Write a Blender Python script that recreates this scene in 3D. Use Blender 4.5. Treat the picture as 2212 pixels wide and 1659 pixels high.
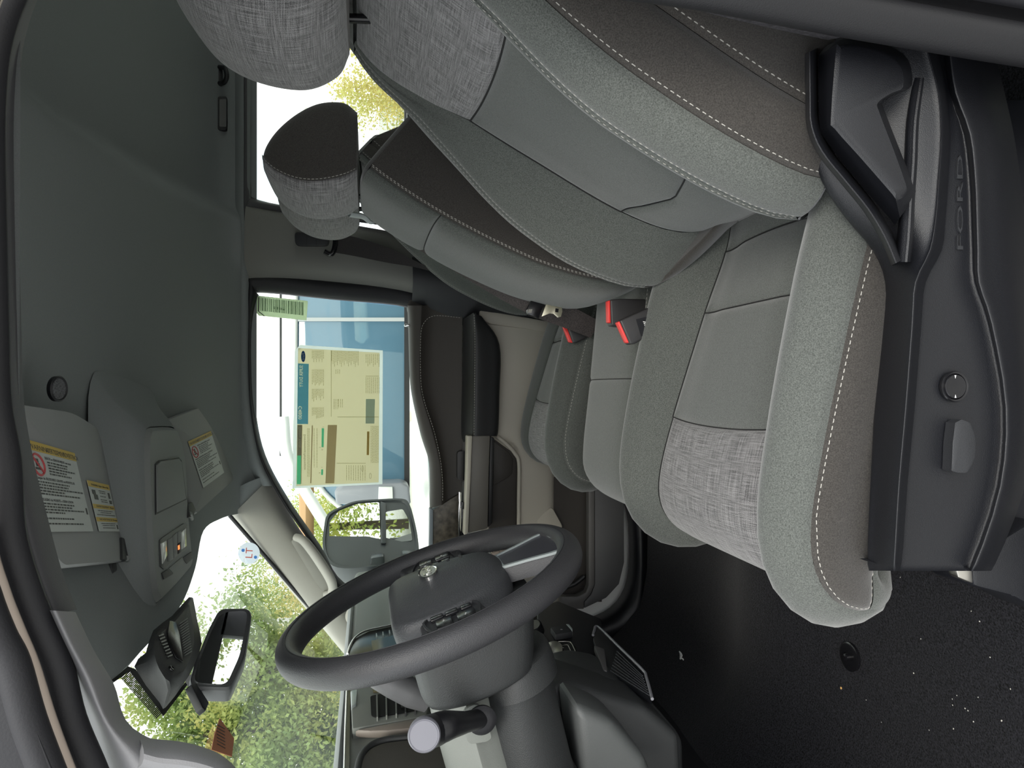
import bpy, bmesh, math, random
import numpy as np
from mathutils import Vector, Matrix

for o in list(bpy.data.objects): bpy.data.objects.remove(o)
random.seed(7); rng = np.random.default_rng(7)
scene = bpy.context.scene
COL = scene.collection

# ------------------------------------------------------------------ camera
# World: x runs to the rear of the truck, y from the driver side to the
# passenger side, z up; metres.  The phone was held sideways.
F = 1540.0
EYE = np.array([0.0, 0.0, 1.62])
PITCH = math.atan((1106 - 798.0) / F)
YAW = math.atan((822.0 - 829.5) / F * math.cos(PITCH))
DIR = np.array([-math.sin(YAW)*math.cos(PITCH), math.cos(YAW)*math.cos(PITCH), -math.sin(PITCH)])
RGT = np.cross(DIR, [0, 0, 1]); RGT /= np.linalg.norm(RGT)
UPV = np.cross(RGT, DIR)
cam = bpy.data.cameras.new('camera'); cam_o = bpy.data.objects.new('camera', cam); COL.objects.link(cam_o)
cam.sensor_fit = 'HORIZONTAL'; cam.sensor_width = 36.0; cam.lens = 36.0 * F / 2212.0
cam.clip_start = 0.02; cam.clip_end = 400
m = Matrix.Identity(4)
for i in range(3):
    m[i][0] = -UPV[i]; m[i][1] = RGT[i]; m[i][2] = -DIR[i]; m[i][3] = EYE[i]
cam_o.matrix_world = m
scene.camera = cam_o

# ------------------------------------------------------------------ light
scene.view_settings.view_transform = 'Standard'; scene.view_settings.look = 'None'
scene.view_settings.gamma = 1.0; scene.view_settings.use_curve_mapping = False
scene.view_settings.exposure = 1.12
W = bpy.data.worlds.new('overcast_sky'); scene.world = W; W.use_nodes = True
wn = W.node_tree.nodes; wl = W.node_tree.links; wn.clear()
def wnode(t, **k):
    n = wn.new(t)
    for a, b in k.items(): setattr(n, a, b)
    return n
tc = wnode('ShaderNodeTexCoord'); mp = wnode('ShaderNodeMapping'); mp.inputs['Scale'].default_value = (1.0, 1.0, 2.6)
wl.new(tc.outputs['Generated'], mp.inputs['Vector'])
nz = wnode('ShaderNodeTexNoise'); nz.inputs['Scale'].default_value = 3.2; nz.inputs['Detail'].default_value = 7; nz.inputs['Roughness'].default_value = .58
wl.new(mp.outputs['Vector'], nz.inputs['Vector'])
rp = wnode('ShaderNodeValToRGB'); rp.color_ramp.elements[0].position = .36; rp.color_ramp.elements[0].color = (.60, .74, .86, 1)
rp.color_ramp.elements[1].position = .52; rp.color_ramp.elements[1].color = (.98, .97, .96, 1)
wl.new(nz.outputs['Fac'], rp.inputs['Fac'])
bg = wnode('ShaderNodeBackground'); bg.inputs['Strength'].default_value = 1.25
wl.new(rp.outputs['Color'], bg.inputs['Color'])
wo = wnode('ShaderNodeOutputWorld'); wl.new(bg.outputs[0], wo.inputs['Surface'])
# a low veiled sun behind the photographer's left shoulder
sl = bpy.data.lights.new('veiled_sun', 'SUN'); sl.energy = 0.9; sl.angle = math.radians(22); sl.color = (1.0, .95, .86)
so = bpy.data.objects.new('veiled_sun', sl); COL.objects.link(so)
sd = Vector((-0.10, 0.80, -0.62)).normalized()
so.rotation_euler = sd.to_track_quat('-Z', 'Y').to_euler()

# ------------------------------------------------------------------ helpers
def A(*p): return np.array(p, float)
def ray(px, py):
    d = DIR*F + RGT*((1659-py)-829.5) - UPV*(px-1106)
    return d/np.linalg.norm(d)
def at(px, py, y): d = ray(px, py); return EYE + d*(y-EYE[1])/d[1]
def atx(px, py, x): d = ray(px, py); return EYE + d*(x-EYE[0])/d[0]
def atz(px, py, z): d = ray(px, py); return EYE + d*(z-EYE[2])/d[2]
def hit(px, py, P0, N): d = ray(px, py); return EYE + d*(np.dot(np.array(P0)-EYE, N)/np.dot(d, N))

def tag(o, label=None, cat=None, group=None, kind=None):
    if label: o['label'] = label
    if cat: o['category'] = cat
    if group: o['group'] = group
    if kind: o['kind'] = kind
    return o
def empty(name, loc=(0, 0, 0), label=None, cat=None, group=None, kind=None):
    o = bpy.data.objects.new(name, None); COL.objects.link(o); o.location = loc; o.empty_display_size = .05
    return tag(o, label, cat, group, kind)
def setparent(o, parent):
    if parent is not None:
        o.parent = parent
        if parent.type == 'EMPTY':
            o.matrix_parent_inverse = Matrix.Translation(-Vector(parent.location)) if parent.parent is None else Matrix.Identity(4)
def mk(name, V, Fc, mat, parent=None, smooth=True, uv=None, **tg):
    me = bpy.data.meshes.new(name)
    me.from_pydata([tuple(map(float, v)) for v in V], [], [tuple(f) for f in Fc]); me.update()
    if smooth: me.polygons.foreach_set('use_smooth', [True]*len(me.polygons))
    if uv is not None:
        l = me.uv_layers.new(name='UVMap')
        idx = np.empty(len(me.loops), int); me.loops.foreach_get('vertex_index', idx)
        l.data.foreach_set('uv', np.asarray(uv, float)[idx].ravel())
    me.materials.append(mat)
    o = bpy.data.objects.new(name, me); COL.objects.link(o); setparent(o, parent)
    return tag(o, **tg)
def mkbm(name, bm, mat, parent=None, smooth=True, auto=None, **tg):
    me = bpy.data.meshes.new(name); bmesh.ops.recalc_face_normals(bm, faces=bm.faces); bm.to_mesh(me); bm.free()
    if smooth:
        me.polygons.foreach_set('use_smooth', [True]*len(me.polygons))
        me.set_sharp_from_angle(angle=math.radians(auto or 38))
    me.materials.append(mat)
    o = bpy.data.objects.new(name, me); COL.objects.link(o); setparent(o, parent)
    return tag(o, **tg)
def cr(P, n=6, closed=False):
    P = np.asarray(P, float); N = len(P); out = []
    segs = N if closed else N-1
    for i in range(segs):
        if closed: a, b, c, d = P[(i-1) % N], P[i], P[(i+1) % N], P[(i+2) % N]
        else:
            b, c = P[i], P[i+1]
            a = P[i-1] if i > 0 else 2*b-c
            d = P[i+2] if i+2 < N else 2*c-b
        for k in range(n):
            t = k/n
            out.append(.5*((2*b)+(c-a)*t+(2*a-5*b+4*c-d)*t*t+(3*b-a-3*c+d)*t**3))
    if not closed: out.append(P[-1])
    return np.array(out)
def grid_faces(nr, nc, closed=False):
    Fs = []
    for i in range(nr-1):
        for j in range(nc if closed else nc-1):
            j2 = (j+1) % nc
            Fs.append((i*nc+j, i*nc+j2, (i+1)*nc+j2, (i+1)*nc+j))
    return Fs
def skin(name, rows, mat, parent=None, n=5, m_=5, thick=0, **tg):
    """smooth surface through rows of 3D points (each row the same count)"""
    R0 = np.array(rows, float)
    if n > 1: R0 = np.array([cr(r, n) for r in R0])
    if m_ > 1: R0 = np.array([cr(R0[:, j], m_) for j in range(R0.shape[1])]).transpose(1, 0, 2)
    nr, nc = R0.shape[:2]
    V = R0.reshape(-1, 3)
    uv = V[:, [0, 1]]
    o = mk(name, V, grid_faces(nr, nc), mat, parent, **tg)
    if thick:
        md = o.modifiers.new('thickness', 'SOLIDIFY'); md.thickness = thick; md.offset = 0
    return o
def loft(name, secs, mat, parent=None, n=1, m_=4, caps=True, **tg):
    """closed sections lofted; n = ring smoothing, m_ = along smoothing"""
    S = np.array(secs, float)
    if n > 1: S = np.array([cr(s, n, True) for s in S])
    if m_ > 1: S = np.array([cr(S[:, j], m_) for j in range(S.shape[1])]).transpose(1, 0, 2)
    nr, nc = S.shape[:2]; V = S.reshape(-1, 3); Fs = grid_faces(nr, nc, True)
    if caps: Fs += [tuple(range(nc-1, -1, -1)), tuple(range((nr-1)*nc, nr*nc))]
    bm = bmesh.new(); vs = [bm.verts.new(v) for v in V]
    for f in Fs:
        try: bm.faces.new([vs[i] for i in f])
        except ValueError: pass
    return mkbm(name, bm, mat, parent, **tg)
def tube(name, P, r, mat, parent=None, seg=10, n=5, flat=1.0, up=None, closed=False, caps=True, **tg):
    P = cr(P, n, closed) if n > 1 else np.asarray(P, float)
    N = len(P); rr = np.full(N, r) if np.isscalar(r) else np.interp(np.linspace(0, 1, N), np.linspace(0, 1, len(r)), r)
    T = np.gradient(P, axis=0) if not closed else (np.roll(P, -1, 0)-np.roll(P, 1, 0))
    T /= np.linalg.norm(T, axis=1)[:, None]
    u = A(*(up if up is not None else (0, 0, 1)))
    if up is None and abs(T[0] @ u) > .9: u = A(1, 0, 0)
    V = []
    for i in range(N):
        a = np.cross(T[i], u); a /= np.linalg.norm(a); b = np.cross(a, T[i])
        if up is None: u = b
        for k in range(seg):
            th = 2*math.pi*k/seg
            V.append(P[i] + a*math.cos(th)*rr[i] + b*math.sin(th)*rr[i]*flat)
    Fs = grid_faces(N, seg, True)
    if closed: Fs += [((N-1)*seg+j, (N-1)*seg+(j+1) % seg, (j+1) % seg, j) for j in range(seg)]
    elif caps: Fs += [tuple(range(seg-1, -1, -1)), tuple(range((N-1)*seg, N*seg))]
    bm = bmesh.new(); vs = [bm.verts.new(v) for v in V]
    for f in Fs: bm.faces.new([vs[i] for i in f])
    return mkbm(name, bm, mat, parent, auto=50, **tg)
def prism_bm(outline, vec, bevel=0, seg=2, bm=None):
    bm2 = bmesh.new(); P = [A(*p) for p in outline]; v = A(*vec)
    a = [bm2.verts.new(p) for p in P]; b = [bm2.verts.new(p+v) for p in P]; n = len(P)
    bm2.faces.new(a); bm2.faces.new(b[::-1])
    for i in range(n): bm2.faces.new((a[i], b[i], b[(i+1) % n], a[(i+1) % n]))
    bmesh.ops.recalc_face_normals(bm2, faces=bm2.faces)
    if bevel:
        bmesh.ops.bevel(bm2, geom=[e for e in bm2.edges], offset=bevel, segments=seg, profile=.5, affect='EDGES', clamp_overlap=True)
    if bm is not None:
        me = bpy.data.meshes.new('t'); bm2.to_mesh(me); bm.from_mesh(me); bpy.data.meshes.remove(me); bm2.free(); return bm
    return bm2
def prism(name, outline, vec, mat, parent=None, bevel=0, seg=2, rnd=0, **tg):
    """extruded outline, optionally corner-rounded (rnd metres)"""
    if rnd: outline = round_poly(outline, rnd)
    return mkbm(name, prism_bm(outline, vec, bevel, seg), mat, parent, **tg)
def round_poly(P, r, n=5):
    P = [A(*p) for p in P]; N = len(P); out = []
    rs = [r]*N if np.isscalar(r) else list(r)
    for i in range(N):
        p = P[i]; a = P[i-1]-p; b = P[(i+1) % N]-p; la, lb = np.linalg.norm(a), np.linalg.norm(b)
        d = min(rs[i], .48*la, .48*lb)
        if d < 1e-5: out.append(p); continue
        q0 = p+a/la*d; q2 = p+b/lb*d
        for k in range(n+1):
            t = k/n; out.append((1-t)**2*q0+2*t*(1-t)*p+t*t*q2)
    return out
def box_bm(c, s, R=None, bevel=0, seg=2, bm=None):
    c = A(*c); h = A(*s)/2; R = np.eye(3) if R is None else R
    o = [c+R@(A(sx, sy, -1)*h) for sx, sy in ((-1, -1), (1, -1), (1, 1), (-1, 1))]
    return prism_bm(o, R@A(0, 0, s[2]), bevel, seg, bm)
def box(name, c, s, mat, parent=None, R=None, bevel=0, seg=2, **tg):
    return mkbm(name, box_bm(c, s, R, bevel, seg), mat, parent, **tg)
def frame3(z, x=None):
    z = A(*z); z /= np.linalg.norm(z)
    x = A(*(x if x is not None else (1, 0, 0))); x = x-z*(x@z); x /= np.linalg.norm(x)
    return np.array([x, np.cross(z, x), z]).T
def lathe(name, prof, c, axis, mat, parent=None, seg=28, **tg):
    """prof = [(radius, height along axis)]"""
    R = frame3(axis, (0, 0, 1) if abs(A(*axis)[2]) < .9*np.linalg.norm(axis) else (1, 0, 0)); c = A(*c)
    secs = [[c + R@A(r*math.cos(2*math.pi*k/seg), r*math.sin(2*math.pi*k/seg), h) for k in range(seg)] for r, h in prof]
    return loft(name, secs, mat, parent, m_=1, **tg)
_FONT = {}
def text(name, s, origin, right, up, size, mat, parent=None, depth=0.0002, align='LEFT', sx=1.0, **tg):
    cu = bpy.data.curves.new('txt', 'FONT'); cu.body = s; cu.size = 1.0; cu.extrude = depth/size/2 if depth else 0
    cu.align_x = align; cu.resolution_u = 2
    to = bpy.data.objects.new('txt', cu); COL.objects.link(to)
    dg = bpy.context.evaluated_depsgraph_get(); me = bpy.data.meshes.new_from_object(to.evaluated_get(dg))
    bpy.data.objects.remove(to); bpy.data.curves.remove(cu)
    r = A(*right); r /= np.linalg.norm(r); u = A(*up); u /= np.linalg.norm(u); n_ = np.cross(r, u)
    M = Matrix.Identity(4)
    for i in range(3):
        M[i][0] = r[i]*size*sx; M[i][1] = u[i]*size; M[i][2] = n_[i]*size; M[i][3] = origin[i]
    me.transform(M); me.name = name
    me.materials.clear(); me.materials.append(mat)
    o = bpy.data.objects.new(name, me); COL.objects.link(o); setparent(o, parent)
    return tag(o, **tg)

# ------------------------------------------------------------------ materials
MATS = {}
def mat(name, col, rough=.6, metal=0, noise=0, nscale=300, bump=0, bscale=None, spec=.5, sheen=0, col2=None, coord='Object', alpha=1, stretch=None, coat=0):
    if name in MATS: return MATS[name]
    M = bpy.data.materials.new(name); M.use_nodes = True; nt = M.node_tree; b = nt.nodes['Principled BSDF']
    b.inputs['Base Color'].default_value = (*col, 1); b.inputs['Roughness'].default_value = rough
    b.inputs['Metallic'].default_value = metal; b.inputs['Specular IOR Level'].default_value = spec
    if sheen: b.inputs['Sheen Weight'].default_value = sheen; b.inputs['Sheen Roughness'].default_value = .5
    if coat: b.inputs['Coat Weight'].default_value = coat; b.inputs['Coat Roughness'].default_value = .05
    if noise or bump:
        tcn = nt.nodes.new('ShaderNodeTexCoord'); src = tcn.outputs[coord]
        if stretch:
            mpn = nt.nodes.new('ShaderNodeMapping'); mpn.inputs['Scale'].default_value = stretch
            nt.links.new(src, mpn.inputs['Vector']); src = mpn.outputs['Vector']
        n = nt.nodes.new('ShaderNodeTexNoise'); n.inputs['Scale'].default_value = nscale; n.inputs['Detail'].default_value = 3
        nt.links.new(src, n.inputs['Vector'])
        if noise:
            r = nt.nodes.new('ShaderNodeValToRGB'); c2 = col2 or tuple(min(1, c*(1+noise)) for c in col); c1 = tuple(c*(1-noise) for c in col)
            r.color_ramp.elements[0].position = .32; r.color_ramp.elements[0].color = (*c1, 1)
            r.color_ramp.elements[1].position = .68; r.color_ramp.elements[1].color = (*c2, 1)
            nt.links.new(n.outputs['Fac'], r.inputs['Fac']); nt.links.new(r.outputs['Color'], b.inputs['Base Color'])
        if bump:
            n2 = n
            if bscale:
                n2 = nt.nodes.new('ShaderNodeTexNoise'); n2.inputs['Scale'].default_value = bscale; n2.inputs['Detail'].default_value = 2
                nt.links.new(src, n2.inputs['Vector'])
            bp = nt.nodes.new('ShaderNodeBump'); bp.inputs['Strength'].default_value = bump; bp.inputs['Distance'].default_value = .001
            nt.links.new(n2.outputs['Fac'], bp.inputs['Height']); nt.links.new(bp.outputs['Normal'], b.inputs['Normal'])
    MATS[name] = M; return M
def woven(name, dark, light, su=800, sv=800):
    """two crossing sets of threads, laid out along the panel's own length and width (metres)"""
    M = bpy.data.materials.new(name); M.use_nodes = True; nt = M.node_tree; b = nt.nodes['Principled BSDF']; L = nt.links
    b.inputs['Roughness'].default_value = .95; b.inputs['Specular IOR Level'].default_value = .15; b.inputs['Sheen Weight'].default_value = .25
    uv = nt.nodes.new('ShaderNodeTexCoord')
    def thread(scale):
        mpn = nt.nodes.new('ShaderNodeMapping'); mpn.inputs['Scale'].default_value = scale
        n = nt.nodes.new('ShaderNodeTexNoise'); n.inputs['Scale'].default_value = 1; n.inputs['Detail'].default_value = 4; n.inputs['Roughness'].default_value = .7
        L.new(uv.outputs['UV'], mpn.inputs['Vector']); L.new(mpn.outputs['Vector'], n.inputs['Vector']); return n.outputs['Fac']
    a = thread((su, 22, 1)); c = thread((22, sv, 1)); d = thread((1100, 1100, 1))
    def math_(op, x, y):
        n = nt.nodes.new('ShaderNodeMath'); n.operation = op
        for i, q in enumerate((x, y)):
            if isinstance(q, (int, float)): n.inputs[i].default_value = q
            else: L.new(q, n.inputs[i])
        return n.outputs[0]
    sep = nt.nodes.new('ShaderNodeSeparateXYZ'); L.new(uv.outputs['UV'], sep.inputs[0])
    wv = math_('MULTIPLY', math_('SINE', math_('MULTIPLY', sep.outputs[0], 6.283/.0019), 0), math_('SINE', math_('MULTIPLY', sep.outputs[1], 6.283/.0024), 0))
    s = math_('ADD', math_('ADD', math_('MULTIPLY', a, .34), math_('MULTIPLY', c, .34)), math_('MULTIPLY', d, .42))
    s = math_('ADD', s, math_('MULTIPLY', wv, .05))
    r = nt.nodes.new('ShaderNodeValToRGB'); r.color_ramp.elements[0].position = .475; r.color_ramp.elements[0].color = (*dark, 1)
    r.color_ramp.elements[1].position = .635; r.color_ramp.elements[1].color = (*light, 1)
    L.new(s, r.inputs['Fac']); L.new(r.outputs['Color'], b.inputs['Base Color'])
    bp = nt.nodes.new('ShaderNodeBump'); bp.inputs['Strength'].default_value = .35; bp.inputs['Distance'].default_value = .001
    L.new(s, bp.inputs['Height']); L.new(bp.outputs['Normal'], b.inputs['Normal'])
    MATS[name] = M; return M
def glass(name, tint, refl=.06, rough=0.0):
    M = bpy.data.materials.new(name); M.use_nodes = True; nt = M.node_tree; nt.nodes.clear()
    t = nt.nodes.new('ShaderNodeBsdfTransparent'); t.inputs['Color'].default_value = (*tint, 1)
    g = nt.nodes.new('ShaderNodeBsdfGlossy'); g.inputs['Roughness'].default_value = rough
    fr = nt.nodes.new('ShaderNodeFresnel'); fr.inputs['IOR'].default_value = 1.45
    ml = nt.nodes.new('ShaderNodeMath'); ml.operation = 'MULTIPLY'; ml.inputs[1].default_value = refl/.04*.5
    mx = nt.nodes.new('ShaderNodeMixShader'); ou = nt.nodes.new('ShaderNodeOutputMaterial')
    nt.links.new(fr.outputs[0], ml.inputs[0]); nt.links.new(ml.outputs[0], mx.inputs['Fac'])
    nt.links.new(t.outputs[0], mx.inputs[1]); nt.links.new(g.outputs[0], mx.inputs[2]); nt.links.new(mx.outputs[0], ou.inputs['Surface'])
    MATS[name] = M; return M

def paper(name, col):
    M = bpy.data.materials.new(name); M.use_nodes = True; nt = M.node_tree; b = nt.nodes['Principled BSDF']
    b.inputs['Base Color'].default_value = (*col, 1); b.inputs['Roughness'].default_value = .7
    t = nt.nodes.new('ShaderNodeBsdfTranslucent'); t.inputs['Color'].default_value = (*col, 1)
    mx = nt.nodes.new('ShaderNodeMixShader'); mx.inputs['Fac'].default_value = .78
    nt.links.new(b.outputs[0], mx.inputs[1]); nt.links.new(t.outputs[0], mx.inputs[2]); nt.links.new(mx.outputs[0], nt.nodes['Material Output'].inputs['Surface'])
    MATS[name] = M; return M

M_knit = mat('grey knit seat cloth', (.088, .094, .086), .95, noise=.40, nscale=850, bump=.4, spec=.12, sheen=.35)
M_knit_d = mat('dark knit seat cloth', (.046, .042, .038), .95, noise=.36, nscale=850, bump=.4, spec=.12, sheen=.35)
M_wov = woven('woven grey seat cloth', (.022, .0215, .023), (.36, .35, .35))
M_seam = mat('dark seam line', (.012, .012, .012), .9)
M_stitch = mat('pale stitching', (.40, .385, .35), .8)
M_plas = mat('black grained plastic', (.0078, .0083, .0108), .40, bump=.35, nscale=1400, spec=.5)
M_plas2 = mat('charcoal grained plastic', (.024, .025, .028), .55, bump=.35, nscale=1200, spec=.45)
M_gloss = mat('gloss black plastic', (.008, .008, .0095), .22)
M_rub = mat('black rubber', (.014, .014, .017), .6, bump=.2, nscale=500)
M_carpet = mat('black carpet', (.012, .012, .0145), .97, noise=.9, nscale=420, bump=1.0, bscale=380, spec=.02, sheen=.12)
M_head = mat('dark grey headliner cloth', (.235, .252, .255), .95, noise=.10, nscale=1600, bump=.15, spec=.08)
M_trim = mat('grey pillar trim', (.20, .20, .207), .6, bump=.25, nscale=900, spec=.3)
M_trim_d = mat('dark grey trim', (.075, .075, .08), .6, bump=.25, nscale=900, spec=.3)
M_warm = mat('warm grey door plastic', (.56, .52, .44), .5, bump=.2, nscale=900, spec=.35)
M_web = mat('black belt webbing', (.035, .031, .031), .85, noise=.4, nscale=900, bump=.5, stretch=(1, 1, 1))
M_chrome = mat('chrome', (.8, .8, .8), .12, 1)
M_steel = mat('brushed steel', (.62, .60, .55), .28, 1)
M_red = mat('red press button', (.75, .04, .035), .4)
M_white = mat('white paint', (.82, .83, .80), .3, coat=.6)
M_wplas = mat('white print', (.75, .75, .73), .6)
M_silver = mat('satin silver trim', (.52, .58, .58), .35, .3)

# ------------------------------------------------------------------ upholstery
def pch(xs, ys):
    xs = np.array(xs, float); ys = np.array(ys, float)
    h = np.diff(xs); d = np.diff(ys)/h; m_ = np.zeros(len(xs)); m_[0] = d[0]; m_[-1] = d[-1]
    for i in range(1, len(xs)-1): m_[i] = 0 if d[i-1]*d[i] <= 0 else 2*d[i-1]*d[i]/(d[i-1]+d[i])
    def f(x):
        x = np.clip(np.asarray(x, float), xs[0], xs[-1]); i = np.clip(np.searchsorted(xs, x)-1, 0, len(xs)-2)
        t = (x-xs[i])/h[i]; t2 = t*t; t3 = t2*t
        return (2*t3-3*t2+1)*ys[i]+(t3-2*t2+t)*h[i]*m_[i]+(-2*t3+3*t2)*ys[i+1]+(t3-t2)*h[i]*m_[i+1]
    return f
class Pad:
    """an upholstered body: a spine curve in the x-z plane, closed cross-sections around it.
    s runs 0..1 along the spine, t counts cross-section knots: 0 = middle of the front, +-K = middle of the back"""
    far = None            # extra fullness of the inboard bolster
    def __init__(self, spine, secf, yc, dx=0, dz=0, flip=1):
        self.sp = cr(np.array(spine, float), 12) + A(dx, dz)
        d = np.r_[0, np.cumsum(np.linalg.norm(np.diff(self.sp, axis=0), axis=1))]; self.len = d[-1]; self.u = d/d[-1]
        self.secf = secf; self.yc = yc; self.K = len(secf(0.0))-1; self.flip = flip
    def P(self, s, t):
        s = np.clip(s, 0, 1); x = np.interp(s, self.u, self.sp[:, 0]); z = np.interp(s, self.u, self.sp[:, 1])
        e = .02; x1 = np.interp(min(1, s+e), self.u, self.sp[:, 0]); x0 = np.interp(max(0, s-e), self.u, self.sp[:, 0])
        z1 = np.interp(min(1, s+e), self.u, self.sp[:, 1]); z0 = np.interp(max(0, s-e), self.u, self.sp[:, 1])
        T = A(x1-x0, z1-z0); T /= np.linalg.norm(T); N = A(-T[1], T[0])*self.flip
        C = self.secf(float(s)); K = self.K; sg = 1 if t >= 0 else -1; t = abs(t)
        i = min(int(t), K-1); w = t-i
        def c(k):
            if k < 0: return A(-C[-k][0], C[-k][1])
            if k > K: q = C[2*K-k]; return A(-q[0], q[1])
            return A(*C[k])
        a, b, cc, d = c(i-1), c(i), c(i+1), c(i+2)
        q = .5*((2*b)+(cc-a)*w+(2*a-5*b+4*cc-d)*w*w+(3*b-a-3*cc+d)*w**3)
        if sg < 0 and self.far is not None and q[1] > 0: q = A(q[0], q[1]*float(self.far(s)))
        return A(x+N[0]*q[1], self.yc-sg*q[0], z+N[1]*q[1])
def fn(v): return v if callable(v) else (lambda *_: v)
SAMPLE = (.0012, .0025, .004, .006, .009, .013)
def samples(L, n, g0, g1):
    v = set(np.round(np.linspace(0, 1, n), 6))
    if g0: v |= {round(d/L, 6) for d in SAMPLE if d < L*.45}
    if g1: v |= {round(1-d/L, 6) for d in SAMPLE if d < L*.45}
    return np.array(sorted(v))
def panel(name, pad, s0, s1, t0, t1, material, parent, seams='sStT', g=.006, w=.006, puff=.0, na=26, nb=18, **tg):
    """one sewn panel of a pad; seams: which edges (s0,s1,t0,t1 = 's','S','t','T') are pulled down into a groove"""
    s0, s1, t0, t1 = fn(s0), fn(s1), fn(t0), fn(t1)
    def ST(a, b):
        s = s0(b)*(1-a)+s1(b)*a; return s, t0(s)*(1-b)+t1(s)*b
    mid = [pad.P(*ST(a, .5)) for a in np.linspace(0, 1, 9)]; La = sum(np.linalg.norm(mid[i+1]-mid[i]) for i in range(8))
    mid = [pad.P(*ST(.5, b)) for b in np.linspace(0, 1, 9)]; Lb = sum(np.linalg.norm(mid[i+1]-mid[i]) for i in range(8))
    aa = samples(La, na, 's' in seams, 'S' in seams); bb = samples(Lb, nb, 't' in seams, 'T' in seams)
    G = np.array([[pad.P(*ST(a, b)) for b in bb] for a in aa])
    du = np.gradient(G, axis=1); dv = np.gradient(G, axis=0); N = np.cross(du, dv)
    N /= np.linalg.norm(N, axis=2)[:, :, None]+1e-12
    e = 1e-3; p0 = pad.P(.5, 0); nn = np.cross(pad.P(.5, e)-p0, pad.P(.5+e, 0)-p0)
    if nn @ (p0-pad.P(.5, pad.K)) < 0: N = -N      # outward
    ca = np.concatenate([np.zeros((1, len(bb))), np.cumsum(np.linalg.norm(np.diff(G, axis=0), axis=2), axis=0)])
    cb = np.concatenate([np.zeros((len(aa), 1)), np.cumsum(np.linalg.norm(np.diff(G, axis=1), axis=2), axis=1)], axis=1)
    D = np.full(ca.shape, 9.0)
    if 's' in seams: D = np.minimum(D, ca)
    if 'S' in seams: D = np.minimum(D, ca[-1:]-ca)
    if 't' in seams: D = np.minimum(D, cb)
    if 'T' in seams: D = np.minimum(D, cb[:, -1:]-cb)
    disp = -g*np.exp(-(D/w)**1.3) + puff*np.clip(D/.05, 0, 1)**.6*(D < 5)
    G2 = G+N*disp[:, :, None]
    uvv = np.stack([cb-cb[:, -1:]*.5, ca], axis=2).reshape(-1, 2)
    nr, nc = G2.shape[:2]
    o = mk(name, G2.reshape(-1, 3), grid_faces(nr, nc), material, parent, uv=uvv, **tg)
    return o, (G2, N, ca, cb)
def edge_line(pg, edge, dist):
    """points on a panel at a fixed distance from one of its edges"""
    G, N, ca, cb = pg; out = []; nr, nc = ca.shape
    if edge in 'tT':
        for i in range(nr):
            d = cb[i] if edge == 't' else cb[i, -1]-cb[i]
            j = int(np.argmin(abs(d-dist))); out.append((G[i, j], N[i, j]))
    else:
        for j in range(nc):
            d = ca[:, j] if edge == 's' else ca[-1, j]-ca[:, j]
            i = int(np.argmin(abs(d-dist))); out.append((G[i, j], N[i, j]))
    return out
def seam(parent, pg, edge, r=.0011):
    G, N = pg[0], pg[1]
    P, n_ = {'s': (G[0], N[0]), 'S': (G[-1], N[-1]), 't': (G[:, 0], N[:, 0]), 'T': (G[:, -1], N[:, -1])}[edge]
    keep = [0]
    for i in range(1, len(P)):
        if np.linalg.norm(P[i]-P[keep[-1]]) > .003: keep.append(i)
    if len(keep) > 3: tube('seam', P[keep]+n_[keep]*.0012, r, M_seam, parent, n=1, seg=5)  # near-black tube paints in the groove's shade, too faint from shape alone
def stitches(name, lines, parent, L=.0042, gap=.0030, r=.00045, material=None, **tg):
    V = []; Fs = []
    for ln in lines:
        P = np.array([p for p, _ in ln]); Nn = np.array([n for _, n in ln])
        d = np.r_[0, np.cumsum(np.linalg.norm(np.diff(P, axis=0), axis=1))]
        x = 0.004
        while x+L < d[-1]:
            a, b = (A(*[np.interp(q, d, P[:, i]) for i in range(3)]) for q in (x, x+L))
            n = A(*[np.interp(x, d, Nn[:, i]) for i in range(3)]); n /= np.linalg.norm(n)+1e-9
            t = b-a; t /= np.linalg.norm(t)+1e-9; sd_ = np.cross(t, n)
            k = len(V); mid_ = (a+b)/2+n*r*1.3
            V += [a-n*r, a+sd_*r, a-sd_*r, b-n*r, b+sd_*r, b-sd_*r, mid_+sd_*r*.7, mid_-sd_*r*.7]
            Fs += [(k+1, k+6, k+7, k+2), (k+6, k+4, k+5, k+7), (k+1, k+4, k+6), (k+2, k+7, k+5), (k, k+1, k+2), (k+3, k+5, k+4)]
            x += L+gap
    if V: return mk(name, V, Fs, material or M_stitch, parent, smooth=False, kind='stuff', **tg)

# cross-sections ---------------------------------------------------
_wB = pch([0, .3, .65, .85, 1], [.262, .275, .272, .25, .19]); _bB = pch([0, .2, .45, .7, .88, 1], [.030, .056, .060, .032, .008, .0])
_iB = pch([0, .35, .665, .78, .9, 1], [.10, .12, .135, .168, .185, .165]); _tB = pch([0, .8, .94, 1], [.15, .145, .12, .05])
def sec_back(s):
    w, b, i, T = float(_wB(s)), float(_bB(s)), float(_iB(s)), float(_tB(s)); k = w/.285; q4 = max(.205*k, i+.022); q5 = max(.248*k, q4+.018); q6 = max(.275*k, q5+.014); w = max(w, q6+.008)
    return [(0, 0), (i*.55, 0), (i, .002), ((i+q4)/2, .55*b), (q4, b), (q5, .84*b), (q6, .35*b-.01), (w, -.04), (w, -.095*T/.15), (w*.95, -.135*T/.15), (w*.6, -T), (0, -T)]
_bC = pch([0, .25, .5, .75, 1], [.075, .060, .050, .036, .010]); _iC = pch([0, .3, .6, .8, 1], [.115, .128, .150, .163, .16])
_wC = pch([0, .55, .78, .9, 1], [.249, .253, .243, .22, .185]); _tC = pch([0, .6, .8, 1], [.10, .10, .07, .05])
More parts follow.
